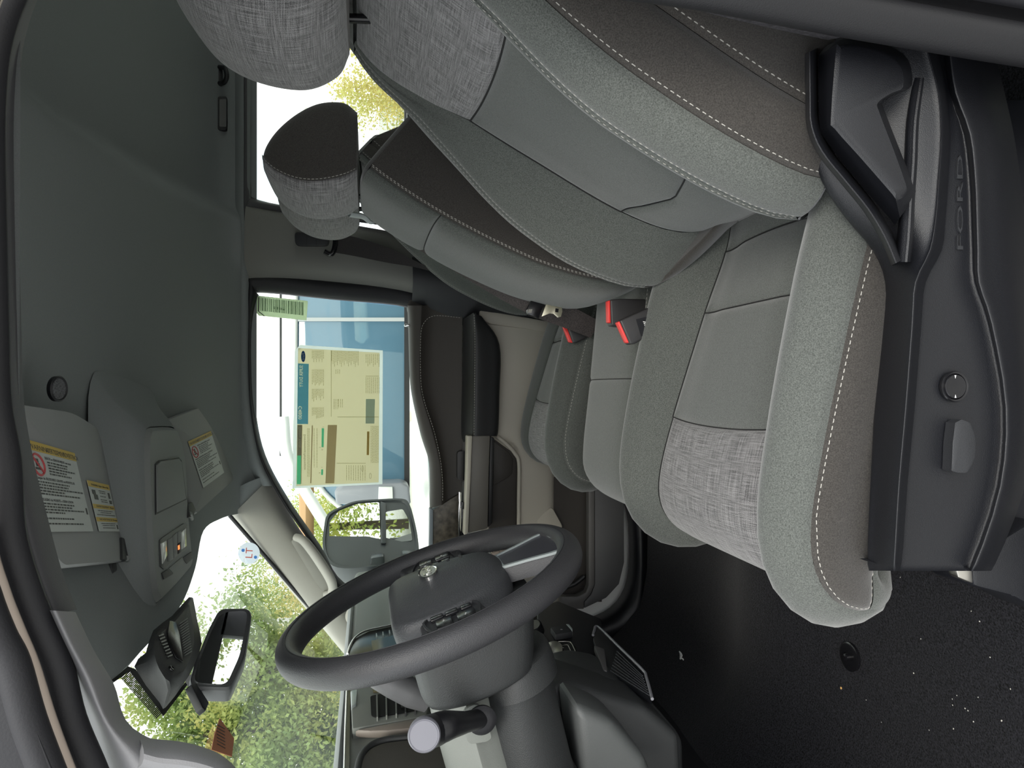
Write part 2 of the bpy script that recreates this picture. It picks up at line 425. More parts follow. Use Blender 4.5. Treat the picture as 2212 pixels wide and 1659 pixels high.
def sec_cush(s):
    b, i, w, T = float(_bC(s)), float(_iC(s)), float(_wC(s)), float(_tC(s)); k = w/.268
    return [(0, 0), (i*.55, 0), (i, .001), ((i+.225*k)/2, .7*b), (.222*k, b), (.250*k, b*.7-.004), (.268*k, b*.3-.016), (w, -.035), (w, -.07*T/.1), (w*.93, -.9*T), (w*.5, -T), (0, -T)]

SP_BACK = [(.245, 1.085), (.226, 1.165), (.252, 1.255), (.322, 1.385), (.364, 1.458), (.425, 1.553), (.468, 1.615), (.500, 1.648)]
SP_CUSH = [(x+.016, z) for x, z in ((.285, 1.085), (.20, 1.092), (.09, 1.128), (-.06, 1.170), (-.145, 1.188), (-.196, 1.184), (-.231, 1.158), (-.245, 1.118), (-.234, 1.080), (-.18, 1.062))]

def seat_back(root, yc, dx, dz, lean=0, far=False):
    sp = [(x+(z-1.1)*lean, z) for x, z in SP_BACK]
    pad = Pad(sp, sec_back, yc, dx, dz, flip=1)
    if far: pad.far = pch([0, .15, .3, .5, .75, 1], [1.0, 1.3, 1.3, 1.15, 1, 1])
    sW = lambda b: .665+.012*(2*b-1)**2          # seam under the woven insert
    sL = lambda b: .235+.05*abs(2*b-1)           # lumbar seam
    ins = empty_part('backrest', root)
    p1, g1 = panel('woven_insert', pad, sW, .985, -2, 2, M_wov, ins, g=.007, puff=.004)
    p2, g2 = panel('center_panel', pad, sL, sW, -2, 2, M_knit, ins, g=.006, puff=.002)
    p3, g3 = panel('lumbar_panel', pad, .02, sL, -2, 2, M_knit, ins, g=.006, seams='StT')
    seam(ins, g1, 's', .0018); seam(ins, g3, 'S'); seam(ins, g2, 't'); seam(ins, g2, 'T'); seam(ins, g1, 't'); seam(ins, g1, 'T')
    st = []
    for sg in (1, -1):
        lo, hi = (2, 4.15) if sg > 0 else (-4.15, -2)
        low = (lambda b: .02+.13*b) if sg > 0 else (lambda b: .02+.13*(1-b))
        _, ga = panel('bolster_inner', pad, low, .985, lo, hi, M_knit, ins, seams='tT', g=.0045)
        lo2, hi2 = (4.15, 5.55) if sg > 0 else (-5.55, -4.15)
        _, gb = panel('bolster_outer', pad, .15, .985, lo2, hi2, M_knit, ins, seams='tT', g=.0035, nb=12)
        lo3, hi3 = (5.55, 6.75) if sg > 0 else (-6.75, -5.55)
        _, gc = panel('side_strip', pad, .15, .985, lo3, hi3, M_knit_d, ins, seams='tT', g=.005, nb=12)
        lo4, hi4 = (6.75, 9.2) if sg > 0 else (-9.2, -6.75)
        _, gd = panel('side_panel', pad, .15, .985, lo4, hi4, M_knit_d, ins, seams='tT', g=.004, nb=12)
        i_, o_ = ('t', 'T') if sg > 0 else ('T', 't')
        st += [edge_line(ga, o_, .006), edge_line(gb, i_, .006), edge_line(gc, i_, .006), edge_line(gd, i_, .007)]
    for lo, hi in ((9.2, pad.K), (-pad.K, -9.2)): panel('back_cover', pad, .15, .985, lo, hi, M_knit_d, ins, seams='', nb=8)
    # closed top and bottom
    for s, nm in ((.985, 'top_cap'), (.02, 'bottom_cap')):
        ring = [pad.P(s if s > .5 else float(np.interp(abs(t), (2, 4.15), (.02, .15))), t) for t in np.linspace(-pad.K, pad.K, 73)[:-1]]; c = np.mean(ring, axis=0); ax = A(.45, 0, .89) if s > .5 else A(-.1, 0, -1)
        rows = [[c+(p-c)*f+ax*h for p in ring+[ring[0]]] for f, h in ((1, 0), (.95, .008), (.8, .016), (.45, .022), (.01, .024))]
        V = np.array(rows).reshape(-1, 3); mk(nm, V, grid_faces(5, 73), M_knit_d if s < .5 else M_knit, ins)
    stitches('stitching', st, ins)
    return pad
def empty_part(name, root):
    o = bpy.data.objects.new(name, None); COL.objects.link(o); o.empty_display_size = .03; o.parent = root
    o.matrix_parent_inverse = Matrix.Translation(-Vector(root.location)); return o
def seat_cushion(root, yc, dx, dz, side=None, far=None):
    side = side or M_knit_d
    pad = Pad(SP_CUSH, sec_cush, yc, dx, dz, flip=-1); pad.far = far; c = empty_part('seat_cushion', root)
    s1 = lambda b: .13+.012*(2*b-1)**2; s2 = lambda b: .285; s3 = lambda b: .525+.012*(1-(2*b-1)**2)
    panel('rear_panel', pad, .0, s1, -2, 2, M_knit, c, seams='StT', g=.005)
    _, q1 = panel('seat_panel', pad, s1, s2, -2, 2, M_knit, c, g=.005, puff=.001)
    _, q2 = panel('center_panel', pad, s2, s3, -2, 2, M_knit, c, g=.005, puff=.001)
    _, q3 = panel('woven_insert', pad, s3, .985, -2, 2, M_wov, c, seams='stT', g=.006, puff=.002, na=34)
    for g_, e_ in ((q1, 's'), (q2, 's'), (q3, 's'), (q1, 't'), (q1, 'T'), (q2, 't'), (q2, 'T'), (q3, 't'), (q3, 'T')): seam(c, g_, e_, .0009)
    st = []
    for sg in (1, -1):
        T = lambda a, b: (a, b) if sg > 0 else (-b, -a)
        _, g1 = panel('bolster', pad, 0, .985, *T(2, 5.6), M_knit, c, seams='tT', g=.004, na=34)
        _, g2 = panel('side_panel', pad, 0, .86, *T(5.6, 8.5), side, c, seams='tTS', g=.004, na=34)
        panel('side_front', pad, .86, .985, *T(5.6, 8.5), M_knit, c, seams='s', g=.003)
        st += [edge_line(g2, 't' if sg > 0 else 'T', .005), edge_line(g2, 'S', .006)]
        panel('base_cover', pad, 0, .985, *T(8.5, pad.K), M_knit_d, c, seams='', nb=8)
    for s in (0.0, .985):
        ring = [pad.P(s, t) for t in np.linspace(-pad.K, pad.K, 61)[:-1]]; cc = np.mean(ring, axis=0)
        V = np.array([[cc+(p-cc)*f for p in ring+[ring[0]]] for f in (1, .5, .01)]).reshape(-1, 3); mk('end_cover', V, grid_faces(3, 61), M_knit_d, c)
    stitches('stitching', st, c)
    return pad
def headrest(root, rings, mat_front, mat_side, tf, name='headrest'):
    """rings: closed sections from bottom to top; tf = fraction of ring (around front middle) that is woven"""
    h = empty_part(name, root)
    S = np.array([cr(r, 8, True) for r in rings]); S = np.array([cr(S[:, j], 6) for j in range(S.shape[1])]).transpose(1, 0, 2)
    nr, nc = S.shape[:2]; k = int(nc*tf/2)
    fr_idx = [(-k+i) % nc for i in range(2*k+1)]; sd_idx = [(k+i) % nc for i in range(nc-2*k+1)]
    def part(nm, idx, m_):
        G = S[:, idx].copy(); c = S.mean(axis=1)[:, None]
        for e in (0, -1): G[:, e] += (c[:, 0]-G[:, e])*.035
        ca = np.concatenate([np.zeros((1, len(idx))), np.cumsum(np.linalg.norm(np.diff(G, axis=0), axis=2), axis=0)])
        cb = np.concatenate([np.zeros((nr, 1)), np.cumsum(np.linalg.norm(np.diff(G, axis=1), axis=2), axis=1)], axis=1)
        mk(nm, G.reshape(-1, 3), grid_faces(nr, len(idx)), m_, h, uv=np.stack([cb-cb[:, -1:]/2, ca], 2).reshape(-1, 2)); return G, c
    part('woven_face', fr_idx, mat_front); G, c = part('side_cover', sd_idx, mat_side)
    for i in (0, nr-1):
        cc = S[i].mean(0); V = np.array([[cc+(p-cc)*f for p in list(S[i])+[S[i][0]]] for f in (1, .01)]).reshape(-1, 3); mk('end_cover', V, grid_faces(2, nc+1), mat_side, h)
    ln = []
    for j in (1, -2):
        ln.append([(G[i, j if j > 0 else len(sd_idx)+j]*1.0, (lambda v: v/np.linalg.norm(v))(G[i, j if j > 0 else len(sd_idx)+j]-c[i, 0])) for i in range(nr)])
    stitches('stitching', ln, h, L=.004, gap=.0025)
    return h
def ring(xf, xb, y0, y1, z, dzf=0, bulge=.01):
    """headrest ring: front at xf, back at xb; starts at the front middle, goes to the far side"""
    ym = (y0+y1)/2; r = .012
    return [(xf-bulge, ym, z+dzf), (xf-bulge*.6, ym+(y1-ym)*.55, z+dzf), (xf+.002, y1-r*1.2, z+dzf), (xf+r*1.6, y1, z+dzf*.6), ((xf+xb)/2, y1, z), (xb-r, y1-r, z), (xb, ym+(y1-ym)*.5, z),
            (xb, ym, z), (xb, ym-(ym-y0)*.5, z), (xb-r, y0+r, z), ((xf+xb)/2, y0, z), (xf+r*1.6, y0, z+dzf*.6), (xf+.002, y0+r*1.2, z+dzf), (xf-bulge*.6, ym-(ym-y0)*.55, z+dzf)]

# ---- driver seat
YD = .87
drv = empty('driver_seat', (0, YD, .80), 'grey cloth driver seat with woven insert and power controls, nearest the open door', 'seat')
seat_cushion(drv, YD, 0, 0)
seat_back(drv, YD, 0, 0, far=True)
headrest(drv, [ring(.425, .52, YD-.13, YD+.08, 1.645), ring(.402, .53, YD-.15, YD+.095, 1.66), ring(.383, .525, YD-.155, YD+.10, 1.70), ring(.385, .52, YD-.15, YD+.095, 1.755), ring(.405, .515, YD-.14, YD+.092, 1.80), ring(.435, .51, YD-.12, YD+.07, 1.827), ring(.46, .50, YD-.09, YD+.07, 1.838)], M_wov, M_knit_d, .44)
for q in (-.06, .06): tube('headrest_post', [(.475, YD+q, 1.58), (.47, YD+q, 1.66)], .006, M_gloss, drv, n=1)
# ---- passenger seat
YP = 1.78
pax = empty('passenger_seat', (.03, YP, .80), 'grey cloth passenger seat beyond the middle seat, beside the far door', 'seat')
seat_cushion(pax, YP, .012, .0, M_knit, lambda s: .15)
seat_back(pax, YP, .035, .0, lean=-.05)
headrest(pax, [ring(.42, .51, YP-.12, YP+.12, 1.645), ring(.40, .52, YP-.135, YP+.135, 1.66), ring(.383, .515, YP-.14, YP+.14, 1.70), ring(.385, .51, YP-.135, YP+.135, 1.755), ring(.405, .505, YP-.12, YP+.12, 1.80), ring(.43, .50, YP-.10, YP+.10, 1.825)], M_wov, M_knit_d, .44)
for q in (-.06, .06): tube('headrest_post', [(.455, YP+q, 1.58), (.45, YP+q, 1.66)], .006, M_gloss, pax, n=1)
# ---- middle seat
YM = 1.325
mid = empty('middle_seat', (0, YM, .80), 'narrow grey cloth middle seat with headrest between driver and passenger seats', 'seat')
def sec_mid_c(s):
    w = float(pch([0, .7, .9, 1], [.150, .150, .135, .115])(s)); T = float(pch([0, .7, 1], [.10, .10, .06])(s))
    return [(0, .006), (.06, .005), (.105, .002), (w*.88, -.004), (w*.965, -.014), (w, -.032), (w, -.06*T/.1), (w*.95, -.9*T), (w*.5, -T), (0, -T)]
padc = Pad([(.25, 1.140), (.15, 1.150), (.0, 1.165), (-.12, 1.178), (-.175, 1.176), (-.212, 1.150), (-.222, 1.11), (-.20, 1.07)], sec_mid_c, YM, flip=-1)
c = empty_part('seat_cushion', mid)
panel('rear_panel', padc, 0, .42, -3.2, 3.2, M_knit, c, seams='StT', g=.0035)
_, gf = panel('front_panel', padc, .42, .985, -3.2, 3.2, M_knit, c, seams='stT', g=.0035)
seam(c, gf, 's', .0008)
_, ga = panel('side_panel', padc, 0, .985, 3.2, 7.5, M_knit, c, seams='t', g=.004)
_, gb = panel('side_panel', padc, 0, .985, -7.5, -3.2, M_knit, c, seams='T', g=.004)
for lo, hi in ((7.5, padc.K), (-padc.K, -7.5)): panel('base_cover', padc, 0, .985, lo, hi, M_knit_d, c, seams='', nb=6)
for s in (0.0, .985):
    rg = [padc.P(s, t) for t in np.linspace(-padc.K, padc.K, 49)[:-1]]; cc = np.mean(rg, axis=0)
    mk('end_cover', np.array([[cc+(p-cc)*f for p in rg+[rg[0]]] for f in (1, .5, .01)]).reshape(-1, 3), grid_faces(3, 49), M_knit, c)
stitches('stitching', [edge_line(ga, 't', .004), edge_line(gb, 'T', .004)], c)
def sec_mid_b(s):
    T = float(pch([0, .85, .96, 1], [.16, .165, .165, .155])(s)); w = float(pch([0, .9, 1], [.152, .15, .142])(s))
    return [(0, .004), (.06, .004), (.11, .001), (w*.90, -.006), (w*.985, -.018), (w, -.05), (w, -.10*T/.15), (w*.96, -T*.92), (w*.5, -T), (0, -T)]
padb = Pad([(.205, 1.10), (.168, 1.20), (.186, 1.315), (.226, 1.42), (.274, 1.518), (.320, 1.595), (.352, 1.637)], sec_mid_b, YM, flip=1)
b_ = empty_part('backrest', mid)
sM = lambda b: .745+.01*(1-(2*b-1)**2)
panel('lower_front', padb, .0, sM, -3.9, 3.9, M_knit, b_, seams='StT', g=.007, puff=.003)
_, gu = panel('upper_front', padb, sM, .985, -3.9, 3.9, M_knit, b_, seams='stT', g=.007, puff=.003)
seam(b_, gu, 's')
_, ga = panel('side_panel', padb, 0, .985, 3.9, 7.4, M_knit_d, b_, seams='t', g=.004)
_, gb = panel('side_panel', padb, 0, .985, -7.4, -3.9, M_knit_d, b_, seams='T', g=.004)
for lo, hi in ((7.4, padb.K), (-padb.K, -7.4)): panel('back_cover', padb, 0, .985, lo, hi, M_plas2, b_, seams='', nb=6)
rg = [padb.P(.985, t) for t in np.linspace(-padb.K, padb.K, 61)[:-1]]; cc = np.mean(rg, axis=0)
mk('top_cap', np.array([[cc+(p-cc)*f+A(.5, 0, .87)*h for p in rg+[rg[0]]] for f, h in ((1, 0), (.96, .006), (.8, .012), (.4, .016), (.01, .017))]).reshape(-1, 3), grid_faces(5, 61), M_knit_d, b_)
stitches('stitching', [edge_line(ga, 't', .004), edge_line(ga, 't', .007), edge_line(gb, 'T', .004)], b_)
headrest(mid, [ring(.345, .465, 1.195, 1.415, 1.640, 0, .006), ring(.331, .475, 1.185, 1.425, 1.662, 0, .009), ring(.322, .472, 1.188, 1.422, 1.70, 0, .011), ring(.323, .455, 1.192, 1.418, 1.735, 0, .01), ring(.335, .43, 1.198, 1.412, 1.766, 0, .008), ring(.350, .405, 1.205, 1.405, 1.785, 0, .004), ring(.36, .385, 1.215, 1.395, 1.791, 0, .002)], M_wov, M_knit_d, .40)

# ------------------------------------------------------------------ the cab shell
YCAB = 1.325
# carpet floor with the toe board rising to the front
def fl(x, y):
    z = .80
    if x < -.62: z += (-.62-x)*.9
    z += .05*math.exp(-((y-YCAB)/.16)**2)*(1 if x < .6 else .4)
    z += .004*math.sin(9*x+4*y)
    return (x, y, z)
xs = np.linspace(-1.05, 1.55, 27); ys = np.linspace(.47, 2.2, 21)
floor = mk('floor', [fl(x, y) for x in xs for y in ys], grid_faces(27, 21), M_carpet, kind='structure', label='black carpeted cab floor with a few crumbs')
# headliner: cross-section over y, slightly crowned, step behind the front seats
def hl(x, q):
    prof = [(.640, 1.896), (.652, 1.922), (.69, 1.958), (.78, 1.992), (.95, 2.016), (1.15, 2.028), (1.325, 2.030), (1.5, 2.028), (1.70, 2.016), (1.87, 1.992), (1.965, 1.962), (2.008, 1.938), (2.020, 1.918)]
    P = prof[q]; y, z = P
    f = max(0, min(1, (q)/2.0)) * max(0, min(1, (12-q)/2.0))
    zz = z
    if x < -.05:
        hx_ = float(np.interp(y, (.64, .75, 1.0, 1.4, 1.56, 1.71, 1.9, 2.02), (-.30, -.34, -.378, -.376, -.343, -.318, -.325, -.335)))
        ff = (-.05-x)/.335; x = -.05+ff*(hx_+.05); zp = 1.971-(-.336-hx_)*.765
        if q in (0, 12): zp = z
        zz = zz*(1-ff**1.7)+min(zz, zp)*ff**1.7
    st = 1/(1+math.exp(-(x-.40-.10*(y-1.3))/.009)); zz += .05*f*st
    return (x, y, zz)
hx = list(np.linspace(-.385, .25, 14))+list(np.linspace(.28, .6, 22))+list(np.linspace(.65, 1.55, 8))
skin('ceiling', [[hl(x, q) for q in range(13)] for x in hx], M_head, n=5, m_=2, kind='structure', label='dark grey cloth headliner over the cab')
# near roof rail: the rolled trim edge above the open door
RAIL = [(87, -25), (62, 40), (45, 110), (37, 190), (34, 300), (37, 500), (42, 700), (48, 870), (70, 1000), (97, 1120), (128, 1235), (160, 1318)]
def rp(p, o=0, y=.635): return at(p[0]-o, p[1], y)
tr1 = skin('trim_1', [[at(p[0]-o*(1 if i < 9 else 1.5), p[1]+(o*.35 if i > 8 else 0), y) for i, p in enumerate(RAIL)] for o, y in ((-4, .66), (3, .645), (14, .628), (26, .618), (36, .622), (44, .64))], M_trim_d, n=4, m_=4, kind='structure', label='grey cloth roll along the roof edge above the open driver door')
def ptx_(pts, y): return [at(a, b, y) for a, b in pts]
def seal(name, off, y, r, material, lab, pts=RAIL, extra=()):
    P = [at(p[0]-off*(1 if i < 9 else 1.3), p[1]+(off*.45 if i > 8 else 0), y) for i, p in enumerate(pts)]+[at(*e, y) for e in extra]
    return tube(name, P, r, material, seg=12, n=5, kind='structure', label=lab)
seal('trim_2', 62, .60, .012, M_rub, 'black rubber door seal along the roof edge and windshield pillar', extra=[(95+25, 1440), (150, 1560), (200, 1680), (240, 1790)])
M_flange = mat('pearl body flange', (.48, .40, .34), .35, coat=.5)
seal('trim_3', 100, .57, .007, M_flange, 'pale painted body flange outside the door seal', extra=[(62, 1440), (100, 1560), (145, 1680), (190, 1790)])
seal('trim_4', 128, .56, .012, M_rub, 'outer black weatherstrip at the top of the door opening', extra=[(25, 1440), (60, 1560), (105, 1680), (150, 1790)])
prism('trim_17', ptx_([(-90, 1150), (-20, 1330), (60, 1530), (120, 1680), (130, 1800), (-400, 1800), (-400, 1150)], .55), (0, .03, 0), M_rub, bevel=.004, kind='structure', label='dark outer door frame at the lower edge of the opening')
# near windshield pillar trim
OUT = [(104, 1318), (135, 1385), (172, 1460), (215, 1560), (262, 1660), (310, 1760)]
INN = [(163, 1322), (203, 1405), (246, 1478), (286, 1572), (430, 1640), (560, 1720)]
mid_ = lambda t, y: [at(a[0]*(1-t)+b[0]*t, a[1]*(1-t)+b[1]*t, y) for a, b in zip(OUT, INN)]
skin('trim_5', [mid_(-.55, .66), mid_(-.25, .63), mid_(0, .605), mid_(.2, .59), mid_(.5, .60), mid_(.8, .62), mid_(.97, .645), mid_(1.0, .67)], M_trim, n=5, m_=4, kind='structure', label='light grey windshield pillar trim on the driver side')
hb = [(300, 1588), (335, 1597), (385, 1602), (432, 1612), (478, 1630), (510, 1657), (540, 1700)]
loft('grab_handle', [[at(p[0]+dx, p[1]+dy, yy) for dx, dy, yy in ((-6, 0, .66), (0, 6, .62), (10, 30, .585), (8, 60, .58), (-10, 70, .60), (-20, 30, .64))] for p in hb], M_trim, n=3, m_=4,
     label='light grey grab handle on the near windshield pillar', cat='grab handle')
# near B pillar and rear door
def bp(z, x): return x
Bz = [.70, .95, 1.083, 1.25, 1.412, 1.6, 1.8, 1.93]
Bx = [.262, .266, .270, .279, .289, .300, .312, .325]
By = [.50, .50, .50, .50, .50, .53, .58, .63]
skin('wall_left', [[(x+ox, y+oy, z) for x, y, z in zip(Bx, By, Bz)] for ox, oy in ((.04, .03), (.02, .022), (.004, .012), (.004, .0), (.018, -.012), (.03, -.008), (.036, .002), (.05, .004), (.075, -.006), (.12, -.01), (.20, -.01))], mat('pillar black', (.0075, .0075, .009), .55, bump=.25, nscale=900), n=4, m_=4, kind='structure', label='dark pillar trim at the rear edge of the open driver door')
tube('trim_6', [(x+.052, y-.012, z) for x, y, z in zip(Bx, By, Bz)], .012, M_rub, n=4, kind='structure', label='black rubber seal down the driver door pillar')
box('wall_rear_left', (.95, .50, 1.10), (1.1, .06, .82), M_trim_d, kind='structure', label='closed rear door on the driver side')
box('window_5', (.95, .55, 1.70), (1.1, .006, .40), glass('side glass', (.92, .95, .92)), kind='structure', label='rear side window on the driver side')
# sill
box('trim_7', (-.38, .46, .775), (1.28, .10, .07), M_plas2, bevel=.012, kind='structure', label='door sill plate')
# rear wall with back window
bmw = bmesh.new()
for c_, s_ in (((1.53, YCAB, 1.12), (.04, 1.7, .76)), ((1.53, YCAB, 1.97), (.04, 1.5, .14)), ((1.53, .62, 1.70), (.04, .22, .42)), ((1.53, 2.02, 1.70), (.04, .22, .42))): box_bm(c_, s_, bm=bmw)
mkbm('wall_rear', bmw, M_trim_d, kind='structure', label='dark rear wall of the cab behind the seats')
G_back = glass('back glass', (.93, .96, .93))
box('window_4', (1.53, YCAB, 1.70), (.006, 1.20, .42), G_back, kind='structure', label='back window of the cab')

# far side: plane of the passenger glass leans inwards
PW0 = A(0, 2.125, 1.49); PWN = np.cross(A(1, 0, 0), A(0, -.105, .44)); PWN /= np.linalg.norm(PWN)
def pw(px, py, o=0):      # o>0 : towards the cabin
    n = PWN if PWN[1] < 0 else -PWN
    return hit(px, py, PW0+n*o, PWN)
G_side = glass('tinted side glass', (.93, .965, .92), .03)
PWGL = [(545, 660), (552, 640), (566, 632), (880, 664), (930, 664), (935, 900), (960, 1010), (975, 1320), (800, 1320), (740, 1262), (690, 1182), (620, 1080), (570, 985), (549, 890), (543, 800)]
win1 = prism('window_1', [pw(*p) for p in PWGL], (0, .004, 0), G_side, kind='structure', label='passenger door window with a price sheet stuck to it')
RWGL = [(535, 60), (535, 395), (545, 425), (575, 440), (800, 475), (900, 480), (900, -260), (535, -260)]
win2 = prism('window_2', [pw(*p) for p in RWGL], (0, .004, 0), G_side, kind='structure', label='rear door window on the passenger side')
def ringwall(name, outer, inner, material, o_out, o_in, nsub=5, **tg):
    """band between two closed pixel outlines on the far side wall"""
    O = cr([pw(*p, o_out) for p in outer], nsub, True); I = cr([pw(*p, o_in) for p in inner], nsub, True); n = len(O)
    mids = [O+(I-O)*t+A(0, -.018*math.sin(math.pi*t), 0) for t in (0, .2, .5, .8, 1)]
    V = np.concatenate(mids+[I+A(0, .03, 0)]); Fs = []
    for k in range(5):
        for j in range(n): Fs.append((k*n+j, k*n+(j+1) % n, (k+1)*n+(j+1) % n, (k+1)*n+j))
    return mk(name, V, Fs, material, **tg)
# black rubber frames round both openings
def offs(outline, d):
    P = np.array(outline, float); c = P.mean(0); out = []
    for i in range(len(P)):
        t = P[(i+1) % len(P)]-P[i-1]; n = A(t[1], -t[0]); n /= np.linalg.norm(n)+1e-9
        if (P[i]-c) @ n < 0: n = -n
        out.append(tuple(P[i]+n*d))
    return out
FRIN = [(556, 640), (566, 630), (720, 645), (880, 662), (900, 700), (900, 800), (905, 900), (935, 1000), (950, 1100), (960, 1250), (850, 1300), (742, 1264), (690, 1182), (620, 1080), (570, 985), (549, 890), (543, 800), (544, 700)]
FROUT = [(535, 615), (556, 592), (720, 603), (900, 625), (960, 700), (960, 800), (960, 900), (970, 1000), (985, 1100), (990, 1250), (860, 1330), (732, 1272), (682, 1190), (612, 1088), (562, 992), (541, 893), (536, 800), (537, 690)]
ringwall('trim_8', FROUT, FRIN, M_rub, .012, .006, kind='structure', label='black rubber frame around the passenger window')
# wall between the windows (pillar) and roof rail
PIL = [(505, 700), (500, 560), (505, 470), (500, 300), (500, -250)]
def pwrow(lst, o): return [pw(*p, o) for p in lst]
skin('wall_right', [pwrow([(535, 440), (640, 460), (760, 485), (860, 505), (960, 545)], .012), pwrow([(530, 452), (640, 476), (760, 505), (860, 535), (960, 570)], .045), pwrow([(528, 500), (640, 520), (760, 545), (880, 575), (960, 600)], .055), pwrow([(528, 560), (640, 570), (760, 585), (888, 608), (965, 640)], .05), pwrow([(540, 608), (640, 606), (760, 616), (890, 638), (970, 670)], .016)],
     mat('grey pillar trim far', (.19, .19, .175), .6, bump=.25, nscale=900, spec=.3), n=4, m_=4, kind='structure', label='grey door pillar on the passenger side with the belt anchor')
RLP = [(541, -260), (541, 0), (541, 200), (541, 400), (540, 600), (540, 700), (540, 800), (546, 893), (566, 992), (595, 1050)]
skin('wall_rail_right', [[pw(a-41, q, -.01) for a, q in RLP], [pw(a-26, q, .02) for a, q in RLP], [pw(a-11, q, .03) for a, q in RLP], [pw(a, q, .015) for a, q in RLP]], M_head, n=4, m_=3, kind='structure', label='dark roof rail above the passenger side windows')
ringwall('trim_9', [(528, 470), (548, 452), (700, 470), (860, 492), (960, 505), (960, 200), (960, -240), (530, -240), (527, 100), (527, 300)], [(542, 405), (560, 432), (700, 458), (800, 476), (900, 480), (900, 200), (900, -230), (541, -230), (540, 100), (540, 300)], M_trim_d, .03, .006, kind='structure', label='grey trim around the rear passenger side window')
prism('wall_rear_right', [pw(*p, .01) for p in ((880, 480), (880, -300), (2300, -300), (2300, 480))], (0, .05, 0), M_trim_d, kind='structure', label='rear door panel on the passenger side')
# below the belt of the pillar : dark lower trim
skin('trim_10', [[at(*p, y) for p in ((890, 555), (960, 560), (1150, 570), (1350, 580))] for y in (2.06,)]+[[at(*p, 2.04) for p in ((892, 600), (965, 615), (1150, 640), (1350, 650))], [at(*p, 2.09) for p in ((890, 650), (1000, 690), (1150, 700), (1350, 700))]], M_plas2, n=4, m_=4, kind='structure', label='dark lower pillar trim beside the passenger seat')

# ------------------------------------------------------------------ driver seat: side shield, lever, switches
def ptx(pts, y): return [at(a, b, y) for a, b in pts]
ST = [60, 120, 200, 290, 390, 470, 540, 610, 700, 880, 1050, 1218]
R0 = [1752, 1752, 1752, 1757, 1782, 1832, 1890, 1915, 1912, 1893, 1872, 1866]
R1 = [1990, 2005, 2026, 2032, 2026, 2020, 2008, 1977, 1970, 1956, 1941, 1931]
R2 = [2020, 2032, 2047, 2053, 2049, 2043, 2035, 2001, 1993, 1979, 1963, 1950]
R3 = [2040, 2050, 2062, 2093, 2104, 2107, 2109, 2112, 2140, 2170, 2158, 2103]
R4 = [2075, 2085, 2100, 2120, 2128, 2131, 2134, 2140, 2166, 2192, 2180, 2120]
R5 = [2140, 2150, 2170, 2190, 2205, 2215, 2222, 2230, 2235, 2238, 2215, 2150]
def srow(R, y, dx=0): return [at(r+dx, s, y) for r, s in zip(R, ST)]
def smix(Ra, Rb, t): return [a*(1-t)+b*t for a, b in zip(Ra, Rb)]
sh = empty_part('side_shield', drv)
rows = [srow(R0, .625, -6), srow(R0, .612), srow(smix(R0, R1, .35), .588), srow(smix(R0, R1, .75), .563), srow(R1, .553, -4), srow(R1, .550, 2), srow(smix(R1, R2, .45), .556), srow(R2, .572, -3), srow(R2, .575, 4),
        srow(smix(R2, R3, .5), .575), srow(R3, .574, -10), srow(R3, .566, -2), srow(R3, .562, 6), srow(R4, .566), srow(smix(R4, R5, .5), .578), srow(R5, .61)]
for k_ in (-1, -2): rows[0][k_] = at(R0[k_]+14, ST[k_], .602); rows[1][k_] = at(R0[k_]+8, ST[k_], .60)
# end cap at the front
for i, r in enumerate(rows):
    e = r[-1].copy(); dz_ = -.055 if i < 4 else (-.03 if i < 6 else 0); r.append(e+A(-.006, .012, dz_*.3)); r.append(e+A(-.007, .05, dz_))
skin('shield_body', rows, M_plas, sh, n=3, m_=4)
# raised rib beside the lever
rib = [(1753, 110), (1754, 200), (1757, 268), (1780, 325), (1830, 388), (1880, 450), (1916, 510), (1940, 566)]
loft('rib', [[at(p[0]+a, p[1]-a*.5, y) for a, y in ((-14, .60), (-8, .556), (0, .552), (7, .560), (12, .60))] for p in rib], M_plas, sh, n=3, m_=4)
rib2 = [(1975, 168), (1962, 260), (1958, 350), (1952, 430), (1948, 500), (1942, 566)]
loft('rib', [[at(p[0]+a, p[1], y) for a, y in ((-9, .60), (-6, .566), (8, .556), (22, .556), (30, .59))] for p in rib2], M_plas, sh, n=3, m_=4)
lever = empty_part('recline_lever', drv)
lo = [(1768, 140), (1774, 112), (1800, 92), (1850, 86), (1910, 104), (1952, 132), (1962, 190), (1930, 205), (1897, 222), (1902, 245), (1935, 330), (1966, 405), (1967, 425), (1936, 481), (1924, 474), (1850, 388), (1785, 304), (1770, 268)]
lob = ptx(lo, .57); top_ = [(1806, 108), (1812, 100), (1830, 97), (1856, 98), (1908, 112), (1945, 140), (1952, 186), (1925, 200), (1894, 222), (1898, 246), (1930, 330), (1955, 400), (1958, 420), (1937, 432), (1928, 420), (1860, 342), (1803, 278), (1795, 255)]
lot = ptx(top_, .535)
secs = [lob, [b*.75+t*.25+A(0, -.006, 0) for b, t in zip(lob, lot)], [b*.12+t*.88+A(0, -.001, 0) for b, t in zip(lob, lot)], lot, [t+(np.mean(lot, 0)-t)*.06+A(0, -.0015, 0) for t in lot]]
loft('lever_body', secs, M_plas, lever, n=3, m_=1)
